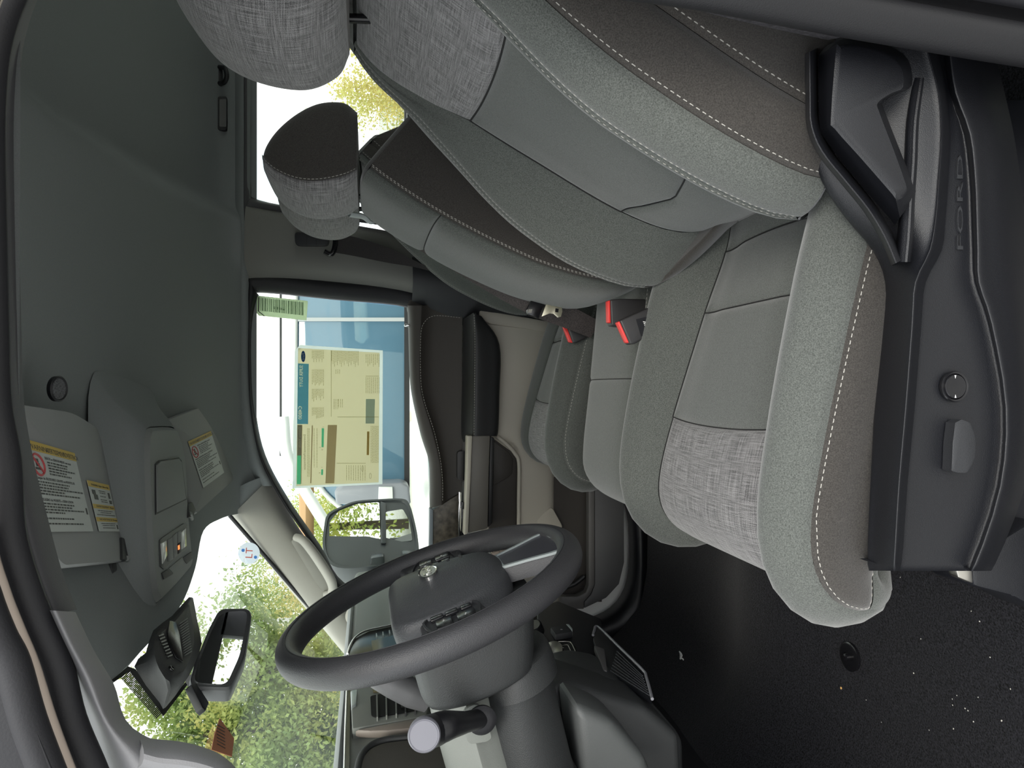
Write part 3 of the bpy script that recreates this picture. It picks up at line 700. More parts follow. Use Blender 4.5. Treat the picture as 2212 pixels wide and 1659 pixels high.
# switches
kc = at(2057, 835, .574)
kn = empty_part('lumbar_knob', drv)
lathe('bezel', [(.0140, .0), (.0145, .003), (.0138, .0042), (.0122, .0036), (.0118, .001)], kc, (0, -1, 0), M_gloss, kn, seg=36)
lathe('dial', [(.0118, .0), (.0118, .0032), (.0108, .0046), (.0085, .0042), (.0001, .0040)], kc, (0, -1, 0), M_gloss, kn, seg=36)
for sg in (-1, 1):
    p = kc+A(sg*.0090, -.0048, .0012)
    prism('pointer_mark', [p+A(-sg*.0015, 0, 0), p+A(sg*.0015, 0, .0009), p+A(sg*.0015, 0, -.0009)], (0, -.0003, 0), M_wplas, kn)
sw = ptx([(2043, 912), (2070, 910), (2078, 920), (2086, 945), (2085, 985), (2072, 1012), (2063, 1018), (2038, 1015), (2036, 1000)], .574)
swt = [p+A(0, -.012, .001) for p in sw]
loft('seat_switch', [sw, [p+A(0, -.009, 0) for p in sw], swt, [q+(np.mean(swt, 0)-q)*.12+A(0, -.0008, 0) for q in swt]], M_plas2, drv, n=2, m_=1)
text('embossed_lettering', 'FORD', at(2078, 546, .5745), (1, 0, 0), (0, 0, 1), .0088, M_plas2, drv, depth=.0026, sx=4.0)
# pedestal and rails under the cushion
prism('seat_base', [(-.17, .64, .84), (.32, .64, .84), (.30, .64, 1.05), (-.15, .64, 1.07)], (0, .46, 0), M_plas, drv, bevel=.01)
for yy in (.64, 1.06):
    box('seat_rail', (.07, yy, .825), (.58, .035, .035), M_steel, drv, bevel=.004)
    rf = at(2085, 1225, yy) if yy < .7 else at(2085, 1225, .64)+A(0, yy-.64, 0)
    box('rail_bracket', (-.215, yy, .83), (.05, .045, .045), M_plas, drv, bevel=.004)
prism('rail_clip', ptx([(2062, 1218), (2100, 1212), (2104, 1262), (2070, 1248)], .60), (0, .012, 0), M_steel, drv, bevel=.002)
prism('rail_end_cover', ptx([(2098, 1208), (2240, 1120), (2260, 1330), (2190, 1290), (2104, 1268)], .612), (0, .06, 0), M_plas, drv, bevel=.006)
# recliner hinge on the inboard side
prism('hinge_cover', ptx([(1385, 595), (1470, 575), (1520, 545), (1520, 640), (1480, 650), (1430, 622)], 1.145), (0, .02, 0), M_plas2, drv, bevel=.004)
prism('hinge_arm', ptx([(1468, 572), (1482, 566), (1508, 610), (1496, 622)], 1.14), (0, .012, 0), M_plas2, drv, bevel=.003)

# ------------------------------------------------------------------ belts and buckles
def ribbon(name, E1, E2, th, material, parent=None, n=6, **tg):
    a = cr(E1, n); b = cr(E2, n); N = len(a)
    T = np.gradient((a+b)/2, axis=0); nn = np.cross(T, b-a); nn /= np.linalg.norm(nn, axis=1)[:, None]
    rows = []
    for i in range(N): rows.append([a[i]+nn[i]*th/2, b[i]+nn[i]*th/2, b[i]-nn[i]*th/2, a[i]-nn[i]*th/2])
    return loft(name, rows, material, parent, n=1, m_=1, **tg)
belt = empty('middle_seat_belt', at(1285, 715, 1.49), 'brown black lap belt webbing with silver tongue hanging beside the middle seat', 'seat belt')
M_web2 = mat('ribbed webbing', (.060, .050, .048), .8, noise=.45, nscale=420, bump=.6)
ribbon('webbing', [at(798, 447, 1.485), at(850, 480, 1.484), at(900, 514, 1.482), at(1000, 558, 1.465), at(1100, 598, 1.445), at(1180, 634, 1.425), at(1240, 664, 1.44), at(1296, 694, 1.475)],
       [at(794, 462, 1.50), at(842, 496, 1.503), at(890, 530, 1.505), at(985, 588, 1.50), at(1080, 645, 1.485), at(1160, 686, 1.465), at(1220, 708, 1.475), at(1276, 730, 1.495)], .0014, M_web2, belt)
prism('tongue_bar', ptx([(1163, 618), (1186, 627), (1188, 637), (1164, 688), (1140, 679), (1138, 668)], 1.408), (0, .012, 0), M_gloss, belt, bevel=.002)
for p in ((1160, 624, 1166, 631), (1142, 668, 1150, 676)): prism('clip', ptx([(p[0], p[1]), (p[2], p[1]), (p[2]-2, p[3]), (p[0]-2, p[3])], 1.404), (0, .004, 0), M_steel, belt)
tg_o = [(1186, 640), (1198, 655), (1206, 657), (1214, 663), (1215, 673), (1212, 684), (1205, 686), (1196, 678), (1188, 677), (1170, 684)]
tb = prism_bm(ptx(tg_o, 1.404), (0, .003, 0), .0008)
tongue = mkbm('tongue', tb, mat('tongue steel', (.80, .76, .58), .32, .85), belt)
prism('slot', ptx([(1200, 666), (1207, 667), (1206, 675), (1199, 674)], 1.4035), (0, .003, 0), M_gloss, belt)
tube('belt_guide', [at(755, 462, 1.46), at(785, 468, 1.47), at(800, 480, 1.475), at(812, 478, 1.48)], [.010, .009, .007, .005], mat('pale grey guide', (.34, .37, .37), .5), mid, flat=.6)
def buckle(name, body, red, y, d, lab, parent=None, rdepth=.004):
    b = empty(name, at(*body[0], y), lab, 'belt buckle', 'belt buckles between the seats')
    prism('buckle_body', ptx(body, y), (0, d, 0), M_plas2 if False else mat('buckle plastic', (.03, .029, .03), .42, bump=.2, nscale=1500), b, bevel=.004, seg=3)
    prism('press_button', [at(*p, y+rdepth) for p in red], (0, d-rdepth*2, 0), M_red, b, bevel=.0015)
    return b
b1 = buckle('belt_buckle', [(1339, 692), (1408, 662), (1418, 663), (1434, 702), (1430, 708), (1372, 743), (1362, 744)], [(1334, 696), (1342, 692), (1364, 742), (1354, 740)], 1.075, .022, 'black belt buckle with printed plate, nearest the driver cushion')
prism('label_plate', ptx([(1374, 690), (1401, 683), (1411, 716), (1385, 727)], 1.0742), (0, .001, 0), M_plas, b1)
rr = at(1404, 721, 1.1)-at(1388, 690, 1.1)
for k in range(6):
    q = np.array((1389, 694))+np.array((1.5, 4.0))*k*.95
    prism('print_mark', ptx([(q[0], q[1]), (q[0]+7, q[1]+1.5), (q[0]+7.5, q[1]+3.2), (q[0]+.5, q[1]+1.8)], 1.0738), (0, .0003, 0), M_wplas, b1)
ribbon('strap', [at(1425, 664, 1.085), at(1450, 655, 1.11), at(1500, 640, 1.16)], [at(1434, 695, 1.085), at(1462, 680, 1.11), at(1510, 665, 1.16)], .004, M_web2, b1)
prism('strap_sleeve', ptx([(1422, 672), (1470, 646), (1480, 668), (1434, 698)], 1.080), (0, .014, 0), mat('grey brown sleeve', (.07, .065, .06), .5), b1, bevel=.003)
b2 = buckle('belt_buckle', [(1319, 647), (1340, 645), (1396, 646), (1398, 652), (1397, 676), (1340, 706), (1321, 703)], [(1313, 650), (1319, 648), (1320, 698), (1314, 696)], 1.19, .022, 'black belt buckle lying flat on the middle cushion behind another buckle')
b3 = buckle('belt_buckle', [(1224, 704), (1240, 698), (1275, 722), (1272, 728), (1246, 741), (1238, 741)], [(1216, 703), (1226, 704), (1242, 741), (1230, 739)], 1.515, .02, 'black buckle with red button between the middle and passenger cushions')
# passenger shoulder belt on the far pillar
sb = empty('passenger_seat_belt', at(950, 585, 2.05), 'dark shoulder belt hanging from its adjuster on the far door pillar', 'seat belt')
prism('adjuster', round_poly(ptx([(636, 500), (712, 508), (710, 530), (638, 530)], 1.978), .012), (0, .02, 0), M_plas2, sb, bevel=.004)
for q in (662, 683): prism('groove', ptx([(q, 503), (q+1.5, 503), (q+1, 530), (q-.5, 530)], 1.9775), (0, .002, 0), M_rub, sb)
tube('belt_ring', [at(703, 499, 1.975), at(722, 503, 1.975), at(724, 530, 1.97), at(716, 549, 1.97), at(701, 543, 1.97)], .007, M_gloss, sb)
ribbon('webbing', [at(722, 505, 1.98), at(765, 512, 1.985), at(840, 535, 1.985), at(890, 560, 1.985), at(950, 588, 1.99), at(1010, 612, 1.99)], [at(720, 545, 1.98), at(765, 553, 1.985), at(840, 568, 1.99), at(895, 577, 1.99), at(952, 592, 2.0), at(1012, 616, 2.0)], .002, M_web, sb)
# driver belt beside the near pillar
db = empty('driver_seat_belt', (.33, .53, 1.2), 'black woven belt strap running behind the near door pillar', 'seat belt')
ribbon('webbing', [at(1330, -60, .555), at(1480, 10, .555), at(1640, 52, .555), at(1790, 84, .555)], [at(1400, -60, .525), at(1560, -10, .525), at(1720, 35, .525), at(1830, 75, .525)], .002, mat('coarse webbing', (.030, .028, .032), .8, noise=.6, nscale=350, bump=.8), db)

# ------------------------------------------------------------------ steering wheel
TH = math.radians(18.4); WT = A(-math.sin(TH), 0, math.cos(TH)); WN = A(math.cos(TH), 0, math.sin(TH)); WA = A(0, 1, 0)
WC = A(-.265, .87, 1.543)+WN*.0136
def wl_(a, b, c): return WC+WA*a+WT*b+WN*c
wheel = empty('steering_wheel', tuple(WC), 'black leather grained steering wheel with silver lower spoke', 'steering wheel')
M_leather = mat('black wheel skin', (.030, .030, .033), .46, bump=.5, nscale=900, spec=.5)
def rimpt(th, ph):
    Rm = .1735; r1 = .0150*(1+.06*math.cos(2*(th-.6))); r2 = .0165
    k = math.exp(-((math.sin(th)+.25)/.30)**2)*(.0)
    a = (Rm+r1*math.cos(ph))*math.cos(th); b = (Rm+r1*math.cos(ph))*math.sin(th); b -= .004*max(0, -math.sin(th))**3
    return wl_(a, b, r2*math.sin(ph))
NT, NP = 120, 22
V = [rimpt(2*math.pi*i/NT, 2*math.pi*j/NP) for i in range(NT) for j in range(NP)]
Fs = [(i*NP+j, i*NP+(j+1) % NP, ((i+1) % NT)*NP+(j+1) % NP, ((i+1) % NT)*NP+j) for i in range(NT) for j in range(NP)]
mk('rim', V, Fs, M_leather, wheel)
tube('rim_seam', [rimpt(2*math.pi*i/90, .15*math.pi+1.2)+0 for i in range(90)], .0006, M_rub, wheel, n=1, closed=True, seg=5)
HUB = [(0, .052), (.05, .052), (.085, .047), (.098, .025), (.098, -.015), (.085, -.048), (.062, -.078), (.035, -.094), (0, -.098)]
HUB = HUB+[(-a, b) for a, b in HUB[-2:0:-1]]
def hs(sc, c, dy=0, crown=0): return [wl_(a*sc, (b+.02)*sc-.02+dy, c-crown*(a/.1)**2) for a, b in HUB]
loft('airbag_cover', [hs(.93, -.035), hs(1.0, -.02), hs(1.0, -.004), hs(.965, .006), hs(.90, .013, 0, .004), hs(.78, .0195, 0, .006), hs(.5, .0245, 0, .006), hs(.2, .026), hs(.01, .026)], mat('hub cover plastic', (.040, .042, .046), .5, bump=.6, nscale=520, spec=.5), wheel, n=3, m_=3)
# crease band round the lower edge of the cover
bc = wl_(0, -.006, .0255)
em = empty_part('emblem', wheel)
lathe_e = lambda sx, sy, c: [wl_(.0255*sx*math.cos(t), -.006+.0115*sy*math.sin(t), c) for t in np.linspace(0, 2*math.pi, 41)[:-1]]
loft('emblem_ring', [lathe_e(1.05, 1.05, .020), lathe_e(1.05, 1.05, .0285), lathe_e(.99, .98, .0295), lathe_e(.88, .84, .0285)], M_chrome, em, m_=1)
loft('emblem_plate', [lathe_e(.9, .86, .0275), lathe_e(.88, .84, .0286), lathe_e(.01, .01, .0290)], mat('smoked emblem', (.22, .22, .20), .25, .3), em, m_=1)
text('emblem_script', 'Ford', wl_(0, -.0105, .0292), WA*-1 if False else (0, 1, 0), WT, .0150, M_chrome, em, depth=.0008, align='CENTER')
for k, (a, b) in enumerate(((.004, -.036), (.012, -.052))): text('embossed_mark', ('SRS', 'AIRBAG')[k], wl_(.03 if k == 0 else .03, b, .0235), (0, 1, 0), WT, .006, M_plas2, wheel, depth=.001, align='CENTER')
# horizontal spokes with switch pods
for sg in (1, -1):
    sp = [(.075, .022), (.115, .020), (.150, .030), (.170, .040), (.176, .010), (.176, -.03), (.165, -.060), (.140, -.058), (.11, -.052), (.075, -.048)]
    prism('spoke', [wl_(sg*a, b, -.016) for a, b in sp], WN*.018, M_leather, wheel, bevel=.005, seg=3)
    pod = empty_part('switch_pod', wheel)
    po = [(.093, .012), (.128, .013), (.150, .004), (.156, -.012), (.150, -.040), (.128, -.046), (.092, -.043)]
    loft('pod_frame', [[wl_(sg*a*1, b, .001) for a, b in po], [wl_(sg*a, b, .005) for a, b in po], [wl_(sg*((a-.125)*.93+.125), (b+.016)*.93-.016, .0055) for a, b in po], [wl_(sg*((a-.125)*.9+.125), (b+.016)*.9-.016, .003) for a, b in po]], M_plas2, pod, n=3, m_=1)
    for bx, by, bw, bh in ((.104, .000, .012, .014), (.104, -.0165, .012, .014), (.104, -.033, .012, .012), (.128, -.006, .026, .018), (.130, -.030, .026, .020)):
        if (bx, by) == (.104, .0): pass
        o = [(bx-bw/2, by-bh/2), (bx+bw/2, by-bh/2), (bx+bw/2, by+bh/2), (bx-bw/2, by+bh/2)]
        prism('button', [wl_(sg*a, b, .002) for a, b in o], WN*.005, M_gloss, pod, bevel=.0012)
    for q, (bx, by) in enumerate(((.125, -.005), (.130, -.029))):
        text('button_mark', ('+ -', '^ v')[q], wl_(sg*bx, by-.002, .0073), (0, 1, 0), WT, .004, M_wplas, pod, depth=.0002, align='CENTER')
# lower spoke: silver frame with a dark pocket
so_ = [(-.030, -.088), (-.040, -.120), (-.052, -.150), (-.055, -.166), (0, -.172), (.055, -.166), (.052, -.150), (.040, -.120), (.030, -.088)]
loft('spoke_back', [[wl_(a, b, -.012) for a, b in so_], [wl_(a, b, .0045) for a, b in so_], [wl_(a*.97, (b+.13)*.97-.13, .0062) for a, b in so_]], M_leather, wheel, n=1, m_=1)
loft('lower_spoke', [[wl_(a*.96, (b+.13)*.97-.13, .006) for a, b in so_], [wl_(a*.945, (b+.13)*.955-.13, .009) for a, b in so_], [wl_(a*.84, (b+.13)*.86-.13, .0092) for a, b in so_], [wl_(a*.83, (b+.13)*.85-.13, .0070) for a, b in so_]], mat('satin teal grey', (.22, .25, .25), .5), wheel, n=1, m_=1, caps=False)
so2 = [(a*.79, (b+.13)*.79-.13) for a, b in so_]
loft('spoke_pocket', [[wl_(a*1.05, (b+.13)*1.08-.13, .0075) for a, b in so2], [wl_(a, b, -.002) for a, b in so2], [wl_(a*.5, (b+.13)*.5-.13, -.004) for a, b in so2], [wl_(a*.02, -.13, -.004) for a, b in so2]], mat('brushed dark', (.10, .10, .12), .3, .6), wheel, n=2, m_=1)
prism('spoke_web', [wl_(a*.45, b, .0) for a, b in ((-.02, -.09), (.02, -.09), (.03, -.15), (-.03, -.15))], WN*.006, M_plas2, wheel, bevel=.002)

# steering column shroud, stalk, shifter
colm = empty('steering_column', tuple(WC-WN*.10), 'dark plastic steering column shroud behind the wheel', 'steering column')
def cs(c, w, t_, b, r=.032, sh_=0): return [wl_(a, bb+sh_, c) for a, bb in ((-w+r, t_), (w-r, t_), (w, t_-r), (w, b+r), (w-r, b), (-w+r, b), (-w, b+r), (-w, t_-r))]
M_shroud = mat('shroud plastic', (.026, .028, .029), .5, bump=.45, nscale=900)
loft('shroud', [cs(-.022, .066, .03, -.104), cs(-.028, .076, .036, -.112), cs(-.060, .080, .042, -.104), cs(-.100, .079, .044, -.090), cs(-.108, .076, .040, -.086), cs(-.112, .066, .03, -.075), cs(-.113, .04, .01, -.05)], M_shroud, colm, n=4, m_=3)
M_dashg = mat('grey green dash plastic', (.20, .212, .196), .5, bump=.25, nscale=900)
loft('collar', [cs(-.100, .060, .036, -.035), cs(-.13, .064, .040, -.035), cs(-.22, .072, .046, -.03), cs(-.34, .08, .05, -.03)], M_dashg, colm, n=4, m_=2)
loft('lower_cover', [cs(-.098, .052, -.028, -.106), cs(-.104, .060, -.022, -.114), cs(-.135, .064, -.014, -.114), cs(-.142, .062, -.012, -.106), cs(-.24, .066, .002, -.096), cs(-.38, .07, .012, -.09)], M_shroud, colm, n=4, m_=2)
stk = empty('turn_signal_stalk', tuple(at(1035, 1555, .79)), 'black turn signal stalk with round grey end cap left of the column', 'stalk')
sp0 = at(1045, 1550, .80); sp1 = at(1005, 1560, .765); sp2 = at(962, 1568, .735); ec = at(917, 1584, .715)
ax_ = ec-at(955, 1572, .742); ax_ /= np.linalg.norm(ax_)
tube('stalk_arm', [sp0, sp1, sp2, ec-ax_*.02, ec], [.0105, .0110, .0150, .0160, .0160], M_gloss if False else mat('stalk black', (.012, .012, .014), .35), stk, seg=22)
lathe('end_cap', [(.0158, -.012), (.0162, .0005), (.0150, .0022), (.0140, .0016), (.0136, .0020), (.0001, .0022)], ec+A(.0016, -.0072, .0009), (.22, -.95, .12), mat('stalk cap', (.16, .16, .185), .42), stk, seg=40)
prism('gate_plate', round_poly(ptx([(1000, 1535), (1028, 1520), (1048, 1535), (1062, 1595), (1052, 1602), (1010, 1609)], .797), .008), (0, .006, 0), M_dashg, colm, bevel=.002)
lathe('stalk_boot', [(.016, 0), (.0165, .004), (.013, .007), (.0095, .009)], at(1040, 1553, .793), (0, -1, 0), M_rub, colm)
shf = empty('shift_lever', tuple(at(915, 1520, .93)), 'dark grey shift lever rising behind the wheel rim', 'lever')
tube('lever_arm', [at(925, 1512, .955), at(890, 1497, .955), at(850, 1478, .955), at(815, 1462, .955), at(780, 1440, .955)], [.016, .019, .018, .015, .012], mat('lever grey', (.11, .11, .115), .42, bump=.2, nscale=900), shf, seg=18)

# ------------------------------------------------------------------ passenger door
door = empty('door_1', (0, 2.1, 1.2), 'closed passenger door with dark armrest and warm grey lower panel', kind='structure')
M_dk = mat('dark soft door skin', (.062, .055, .049), .6, bump=.3, nscale=1000, spec=.35)
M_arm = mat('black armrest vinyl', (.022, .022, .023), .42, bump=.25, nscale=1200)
TOPP = [(880, 660), (882, 720), (884, 793), (889, 852), (909, 940), (925, 992), (928, 1040), (928, 1098)]
ST_ = [(914, 660), (911, 725), (909, 790), (913, 852), (936, 930), (951, 992), (956, 1040), (957, 1090)]
BOT = [(1000, 655), (998, 725), (998, 793), (998, 852), (998, 935), (998, 992), (998, 1030), (996, 1070)]
lerp = lambda P, Q, t: [(a[0]*(1-t)+b[0]*t, a[1]*(1-t)+b[1]*t) for a, b in zip(P, Q)]
skin('upper_pad', [ptx(TOPP, 2.115), ptx(lerp(TOPP, ST_, .1), 2.092), ptx(lerp(TOPP, ST_, .4), 2.076), ptx(lerp(TOPP, ST_, .85), 2.07), ptx(ST_, 2.074), ptx(lerp(ST_, BOT, .12), 2.086), ptx(lerp(ST_, BOT, .3), 2.092), ptx(lerp(ST_, BOT, .7), 2.09), ptx(BOT, 2.085)], M_dk, door, n=5, m_=3)
sl_ = [(997, 687), (965, 683), (935, 683), (917, 696), (909, 725), (909, 819), (917, 868), (938, 933), (951, 992), (956, 1040), (956, 1086)]
stitches('stitching', [[(p, A(0, -1, 0)) for p in cr([at(a, b, 2.068) for a, b in sl_], 8)]], door, L=.005, gap=.003, r=.0007)
prism('rear_end_panel', ptx([(880, 664), (882, 640), (1005, 676), (1033, 678), (1033, 700), (890, 700)], 2.10), (0, .05, 0), M_dk, door, bevel=.006)
# armrest: leaning top and a vertical face
ar = [(1000, 690), (1000, 760), (998, 850), (997, 935), (1002, 955)]
am = [(1022, 676), (1024, 740), (1023, 850), (1022, 925), (1022, 944)]
af = [(1040, 683), (1077, 742), (1077, 850), (1075, 925), (1072, 942)]
ab = [(1045, 690), (1079, 748), (1079, 850), (1077, 925), (1073, 946)]
arm = empty_part('armrest', door)
skin('armrest_pad', [ptx(ar, 2.09), ptx(ar, 2.068), ptx(lerp(ar, am, .3), 2.045), ptx(lerp(ar, am, .8), 2.018), ptx(am, 2.010), ptx(lerp(am, af, .15), 2.006), ptx(lerp(am, af, .6), 2.012), ptx(af, 2.022), ptx(ab, 2.06)], M_arm, arm, n=5, m_=4)
stitches('stitching', [[(p, A(0, -1, 0)) for p in cr([at(a+2, b, 2.006) for a, b in am], 10)]], arm, L=.005, gap=.0025, r=.0008)
tube('seam_cord', [at(a+5, b, 2.008) for a, b in am], .0016, M_arm, arm)
# pull handle bar
hbx = lambda y, dx=0: None
bar = empty_part('pull_handle', door)
prism('bar_face', ptx([(1020, 941), (1059, 941), (1056, 1040), (1054, 1142), (1012, 1152), (1016, 1040)], 2.005), (0, .05, 0), mat('bar grey brown', (.15, .138, .12), .45, bump=.2, nscale=900), bar, bevel=.004)
prism('bar_edge', ptx([(1010, 941), (1021, 941), (1017, 1040), (1012, 1152), (1003, 1158), (1008, 1040)], 2.0), (0, .05, 0), M_warm, bar, bevel=.004)
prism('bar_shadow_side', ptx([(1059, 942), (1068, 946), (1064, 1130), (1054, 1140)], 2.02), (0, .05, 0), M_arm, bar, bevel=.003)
prism('handle_pocket', round_poly(ptx([(988, 975), (1012, 975), (1010, 1037), (988, 1037)], 2.066), .01), (0, .03, 0), M_gloss, door)
prism('textured_insert', ptx([(935, 1102), (992, 1067), (994, 1110), (990, 1185), (934, 1200)], 2.075), (0, .03, 0), mat('brown marbled insert', (.10, .085, .065), .4, noise=.55, nscale=55, bump=.15), door, bevel=.002)
prism('insert_edge', ptx([(928, 1099), (936, 1101), (935, 1200), (927, 1200)], 2.07), (0, .03, 0), mat('blue grey edge', (.26, .30, .33), .4), door, bevel=.002)
prism('chrome_strip', ptx([(991, 1062), (997, 1064), (996, 1165), (990, 1165)], 2.045), (0, .012, 0), M_chrome, door, bevel=.0012)
prism('lock_switch', ptx([(998, 1085), (1003, 1085), (1003, 1100), (998, 1100)], 2.03), (0, .02, 0), M_gloss, door, bevel=.001)
box('switch_bezel', at(1002, 1125, 2.055), (.09, .02, .02), M_gloss, door, bevel=.003)
lathe('lock_pin', [(.004, 0), (.004, .012), (.003, .014), (.0001, .015)], at(881, 703, 2.10)-A(0, 0, .004), (0, 0, 1), M_chrome, door, seg=14)
# lower panel
skin('lower_panel', [ptx([(1030, 676), (1030, 760), (1030, 850), (1030, 945), (1040, 1040), (1040, 1160)], 2.10), ptx([(1060, 690), (1075, 760), (1076, 850), (1074, 944), (1108, 985), (1117, 1160)], 2.088), ptx([(1110, 696), (1110, 760), (1110, 850), (1110, 940), (1124, 990), (1122, 1160)], 2.076), ptx([(1150, 702), (1150, 760), (1150, 850), (1150, 940), (1150, 1040), (1150, 1160)], 2.074), ptx([(1190, 710), (1190, 760), (1190, 850), (1190, 940), (1189, 1040), (1189, 1160)], 2.082), ptx([(1200, 710), (1200, 760), (1200, 850), (1200, 940), (1200, 1040), (1200, 1160)], 2.11)], M_warm, door, n=4, m_=4)
prism('rear_door_edge', ptx([(1035, 668), (1190, 694), (1200, 712), (1200, 720), (1060, 700), (1036, 690)], 2.07), (0, .05, 0), M_warm, door, bevel=.006)
prism('pocket_recess', ptx([(1064, 946), (1112, 981), (1119, 1000), (1117, 1180), (1056, 1180)], 2.082), (0, .02, 0), M_dk, door, bevel=.003)
prism('pocket_flap', ptx([(1066, 952), (1100, 978), (1108, 992), (1107, 1022), (1100, 1030), (1066, 1050)], 2.078), (0, .008, 0), mat('brown flap', (.05, .044, .038), .5, bump=.2, nscale=900), door, bevel=.002)
tube('pocket_lip', [at(1070, 940, 2.066), at(1095, 960, 2.066), at(1113, 980, 2.064), at(1121, 1000, 2.064), at(1121, 1060, 2.064), at(1120, 1180, 2.064)], .006, M_warm, door)
prism('front_panel', ptx([(1120, 1145), (1160, 1120), (1190, 1096), (1196, 1100), (1215, 1135), (1215, 1345), (1100, 1345), (1080, 1200)], 2.075), (0, .04, 0), M_warm, door, bevel=.005)
sg_ = empty_part('speaker_grille', door)
prism('grille_plate', round_poly(ptx([(1062, 1190), (1078, 1186), (1140, 1170), (1140, 1240), (1090, 1240), (1060, 1220)], 2.055), .008), (0, .02, 0), mat('speaker mesh', (.20, .165, .13), .35, .4, noise=.7, nscale=380, bump=.6), sg_, bevel=.002)
prism('grille_badge', round_poly(ptx([(1061, 1195), (1080, 1190), (1080, 1226), (1070, 1222), (1060, 1215)], 2.05), .006), (0, .006, 0), mat('pink beige badge', (.46, .37, .31), .4), sg_, bevel=.001)
text('badge_letters', 'B&O', at(1078, 1217, 2.0493), (1, 0, 0), (0, 0, 1), .014, M_plas, sg_, depth=.0004)
prism('bin_back', ptx([(1189, 1030), (1300, 1040), (1300, 1300), (1205, 1300), (1196, 1110)], 2.095), (0, .03, 0), M_dk, door)
tube('bin_highlight', [at(1215, 1270, 2.08), at(1240, 1262, 2.07), at(1262, 1245, 2.07)], .007, M_arm, door)
bn = empty_part('map_bin', door)
prism('bin_rim', ptx([(1272, 1000), (1285, 1000), (1285, 1262), (1276, 1284), (1262, 1300), (1262, 1316), (1212, 1316), (1212, 1289), (1248, 1289), (1266, 1280), (1272, 1265)], 2.03), (0, .03, 0), mat('bin rim grey', (.13, .125, .12), .5, bump=.2, nscale=900), bn, bevel=.003)
prism('bin_wall', ptx([(1284, 1000), (1348, 1000), (1349, 1215), (1338, 1262), (1310, 1292), (1262, 1315), (1262, 1301), (1277, 1284), (1285, 1262)], 2.035), (0, .05, 0), mat('bin wall grey', (.09, .09, .092), .5, bump=.25, nscale=900), bn, bevel=.004)
prism('door_outer_skin', ptx([(895, 600), (925, 940), (940, 1300), (1500, 1380), (1500, 560), (1000, 600)], 2.13), (0, .06, 0), M_white, door)
# kick panel and sill below the door
skin('trim_11', [ptx([(1300, 1000), (1352, 1100), (1357, 1230), (1330, 1300), (1270, 1335), (1190, 1345)], 2.10), ptx([(1330, 1000), (1366, 1100), (1372, 1240), (1345, 1318), (1280, 1352), (1190, 1365)], 2.03), ptx([(1350, 1000), (1384, 1100), (1388, 1250), (1372, 1340), (1290, 1375), (1190, 1390)], 2.01), ptx([(1370, 1000), (1402, 1100), (1405, 1260), (1395, 1370), (1310, 1410), (1190, 1430)], 2.05), ptx([(1400, 1000), (1440, 1100), (1440, 1280), (1430, 1400), (1340, 1470), (1190, 1500)], 2.12)], M_plas, n=4, m_=4, kind='structure', label='black sill trim below the passenger door')

# ------------------------------------------------------------------ far windshield pillar
PO = [(585, 1030), (612, 1082), (640, 1132), (668, 1172), (700, 1215), (728, 1262), (748, 1300), (790, 1345)]
PI_ = [(498, 1116), (522, 1138), (560, 1188), (600, 1240), (640, 1288), (690, 1346), (745, 1412), (800, 1470)]
skin('trim_12', [ptx(PO, 2.07), ptx(lerp(PO, PI_, .03), 2.045), ptx(lerp(PO, PI_, .22), 2.005), ptx(lerp(PO, PI_, .5), 1.985), ptx(lerp(PO, PI_, .85), 1.975), ptx(PI_, 1.985), ptx(lerp(PO, PI_, 1.02), 2.01)], mat('pale pillar trim', (.37, .365, .33), .6, bump=.2, nscale=900, spec=.3), n=4, m_=4, kind='structure', label='pale grey windshield pillar trim on the passenger side')
skin('trim_13', [ptx([(500, 1060), (500, 1117)], 1.99), ptx([(540, 1040), (522, 1110)], 1.985), ptx([(590, 1022), (575, 1075)], 2.03)], M_head, n=6, m_=6, kind='structure', label='dark cloth end of the headliner at the passenger pillar')
gh = empty('grab_handle', tuple(at(670, 1225, 1.97)), 'pale grey recessed grab handle on the passenger windshield pillar', 'grab handle')
prism('handle_recess', round_poly(ptx([(626, 1166), (648, 1164), (706, 1248), (716, 1270), (706, 1282), (694, 1278)], 1.988), .02), (0, .006, 0), mat('handle recess grey', (.20, .198, .175), .6), gh, bevel=.002)
tube('handle_bar', [at(638, 1160, 1.985), at(658, 1170, 1.968), at(690, 1212, 1.962), at(716, 1256, 1.966), at(716, 1280, 1.98), at(700, 1284, 1.986)], [.010, .012, .013, .013, .011, .009], MATS['pale pillar trim'], gh, seg=14)
lathe('pillar_speaker', [(.026, 0), (.026, .003), (.024, .0045), (.0001, .005)], at(771, 1332, 1.965), (.35, -.9, .2), MATS['pale pillar trim'], gh, seg=36) if False else None
pc = lathe('pillar_tweeter_cover', [(.027, 0), (.027, .003), (.0245, .0045), (.0001, .005)], at(768, 1330, 1.962), (.35, -.9, .25), MATS['pale pillar trim'], seg=36, label='round pale cover at the foot of the passenger pillar', cat='speaker cover')
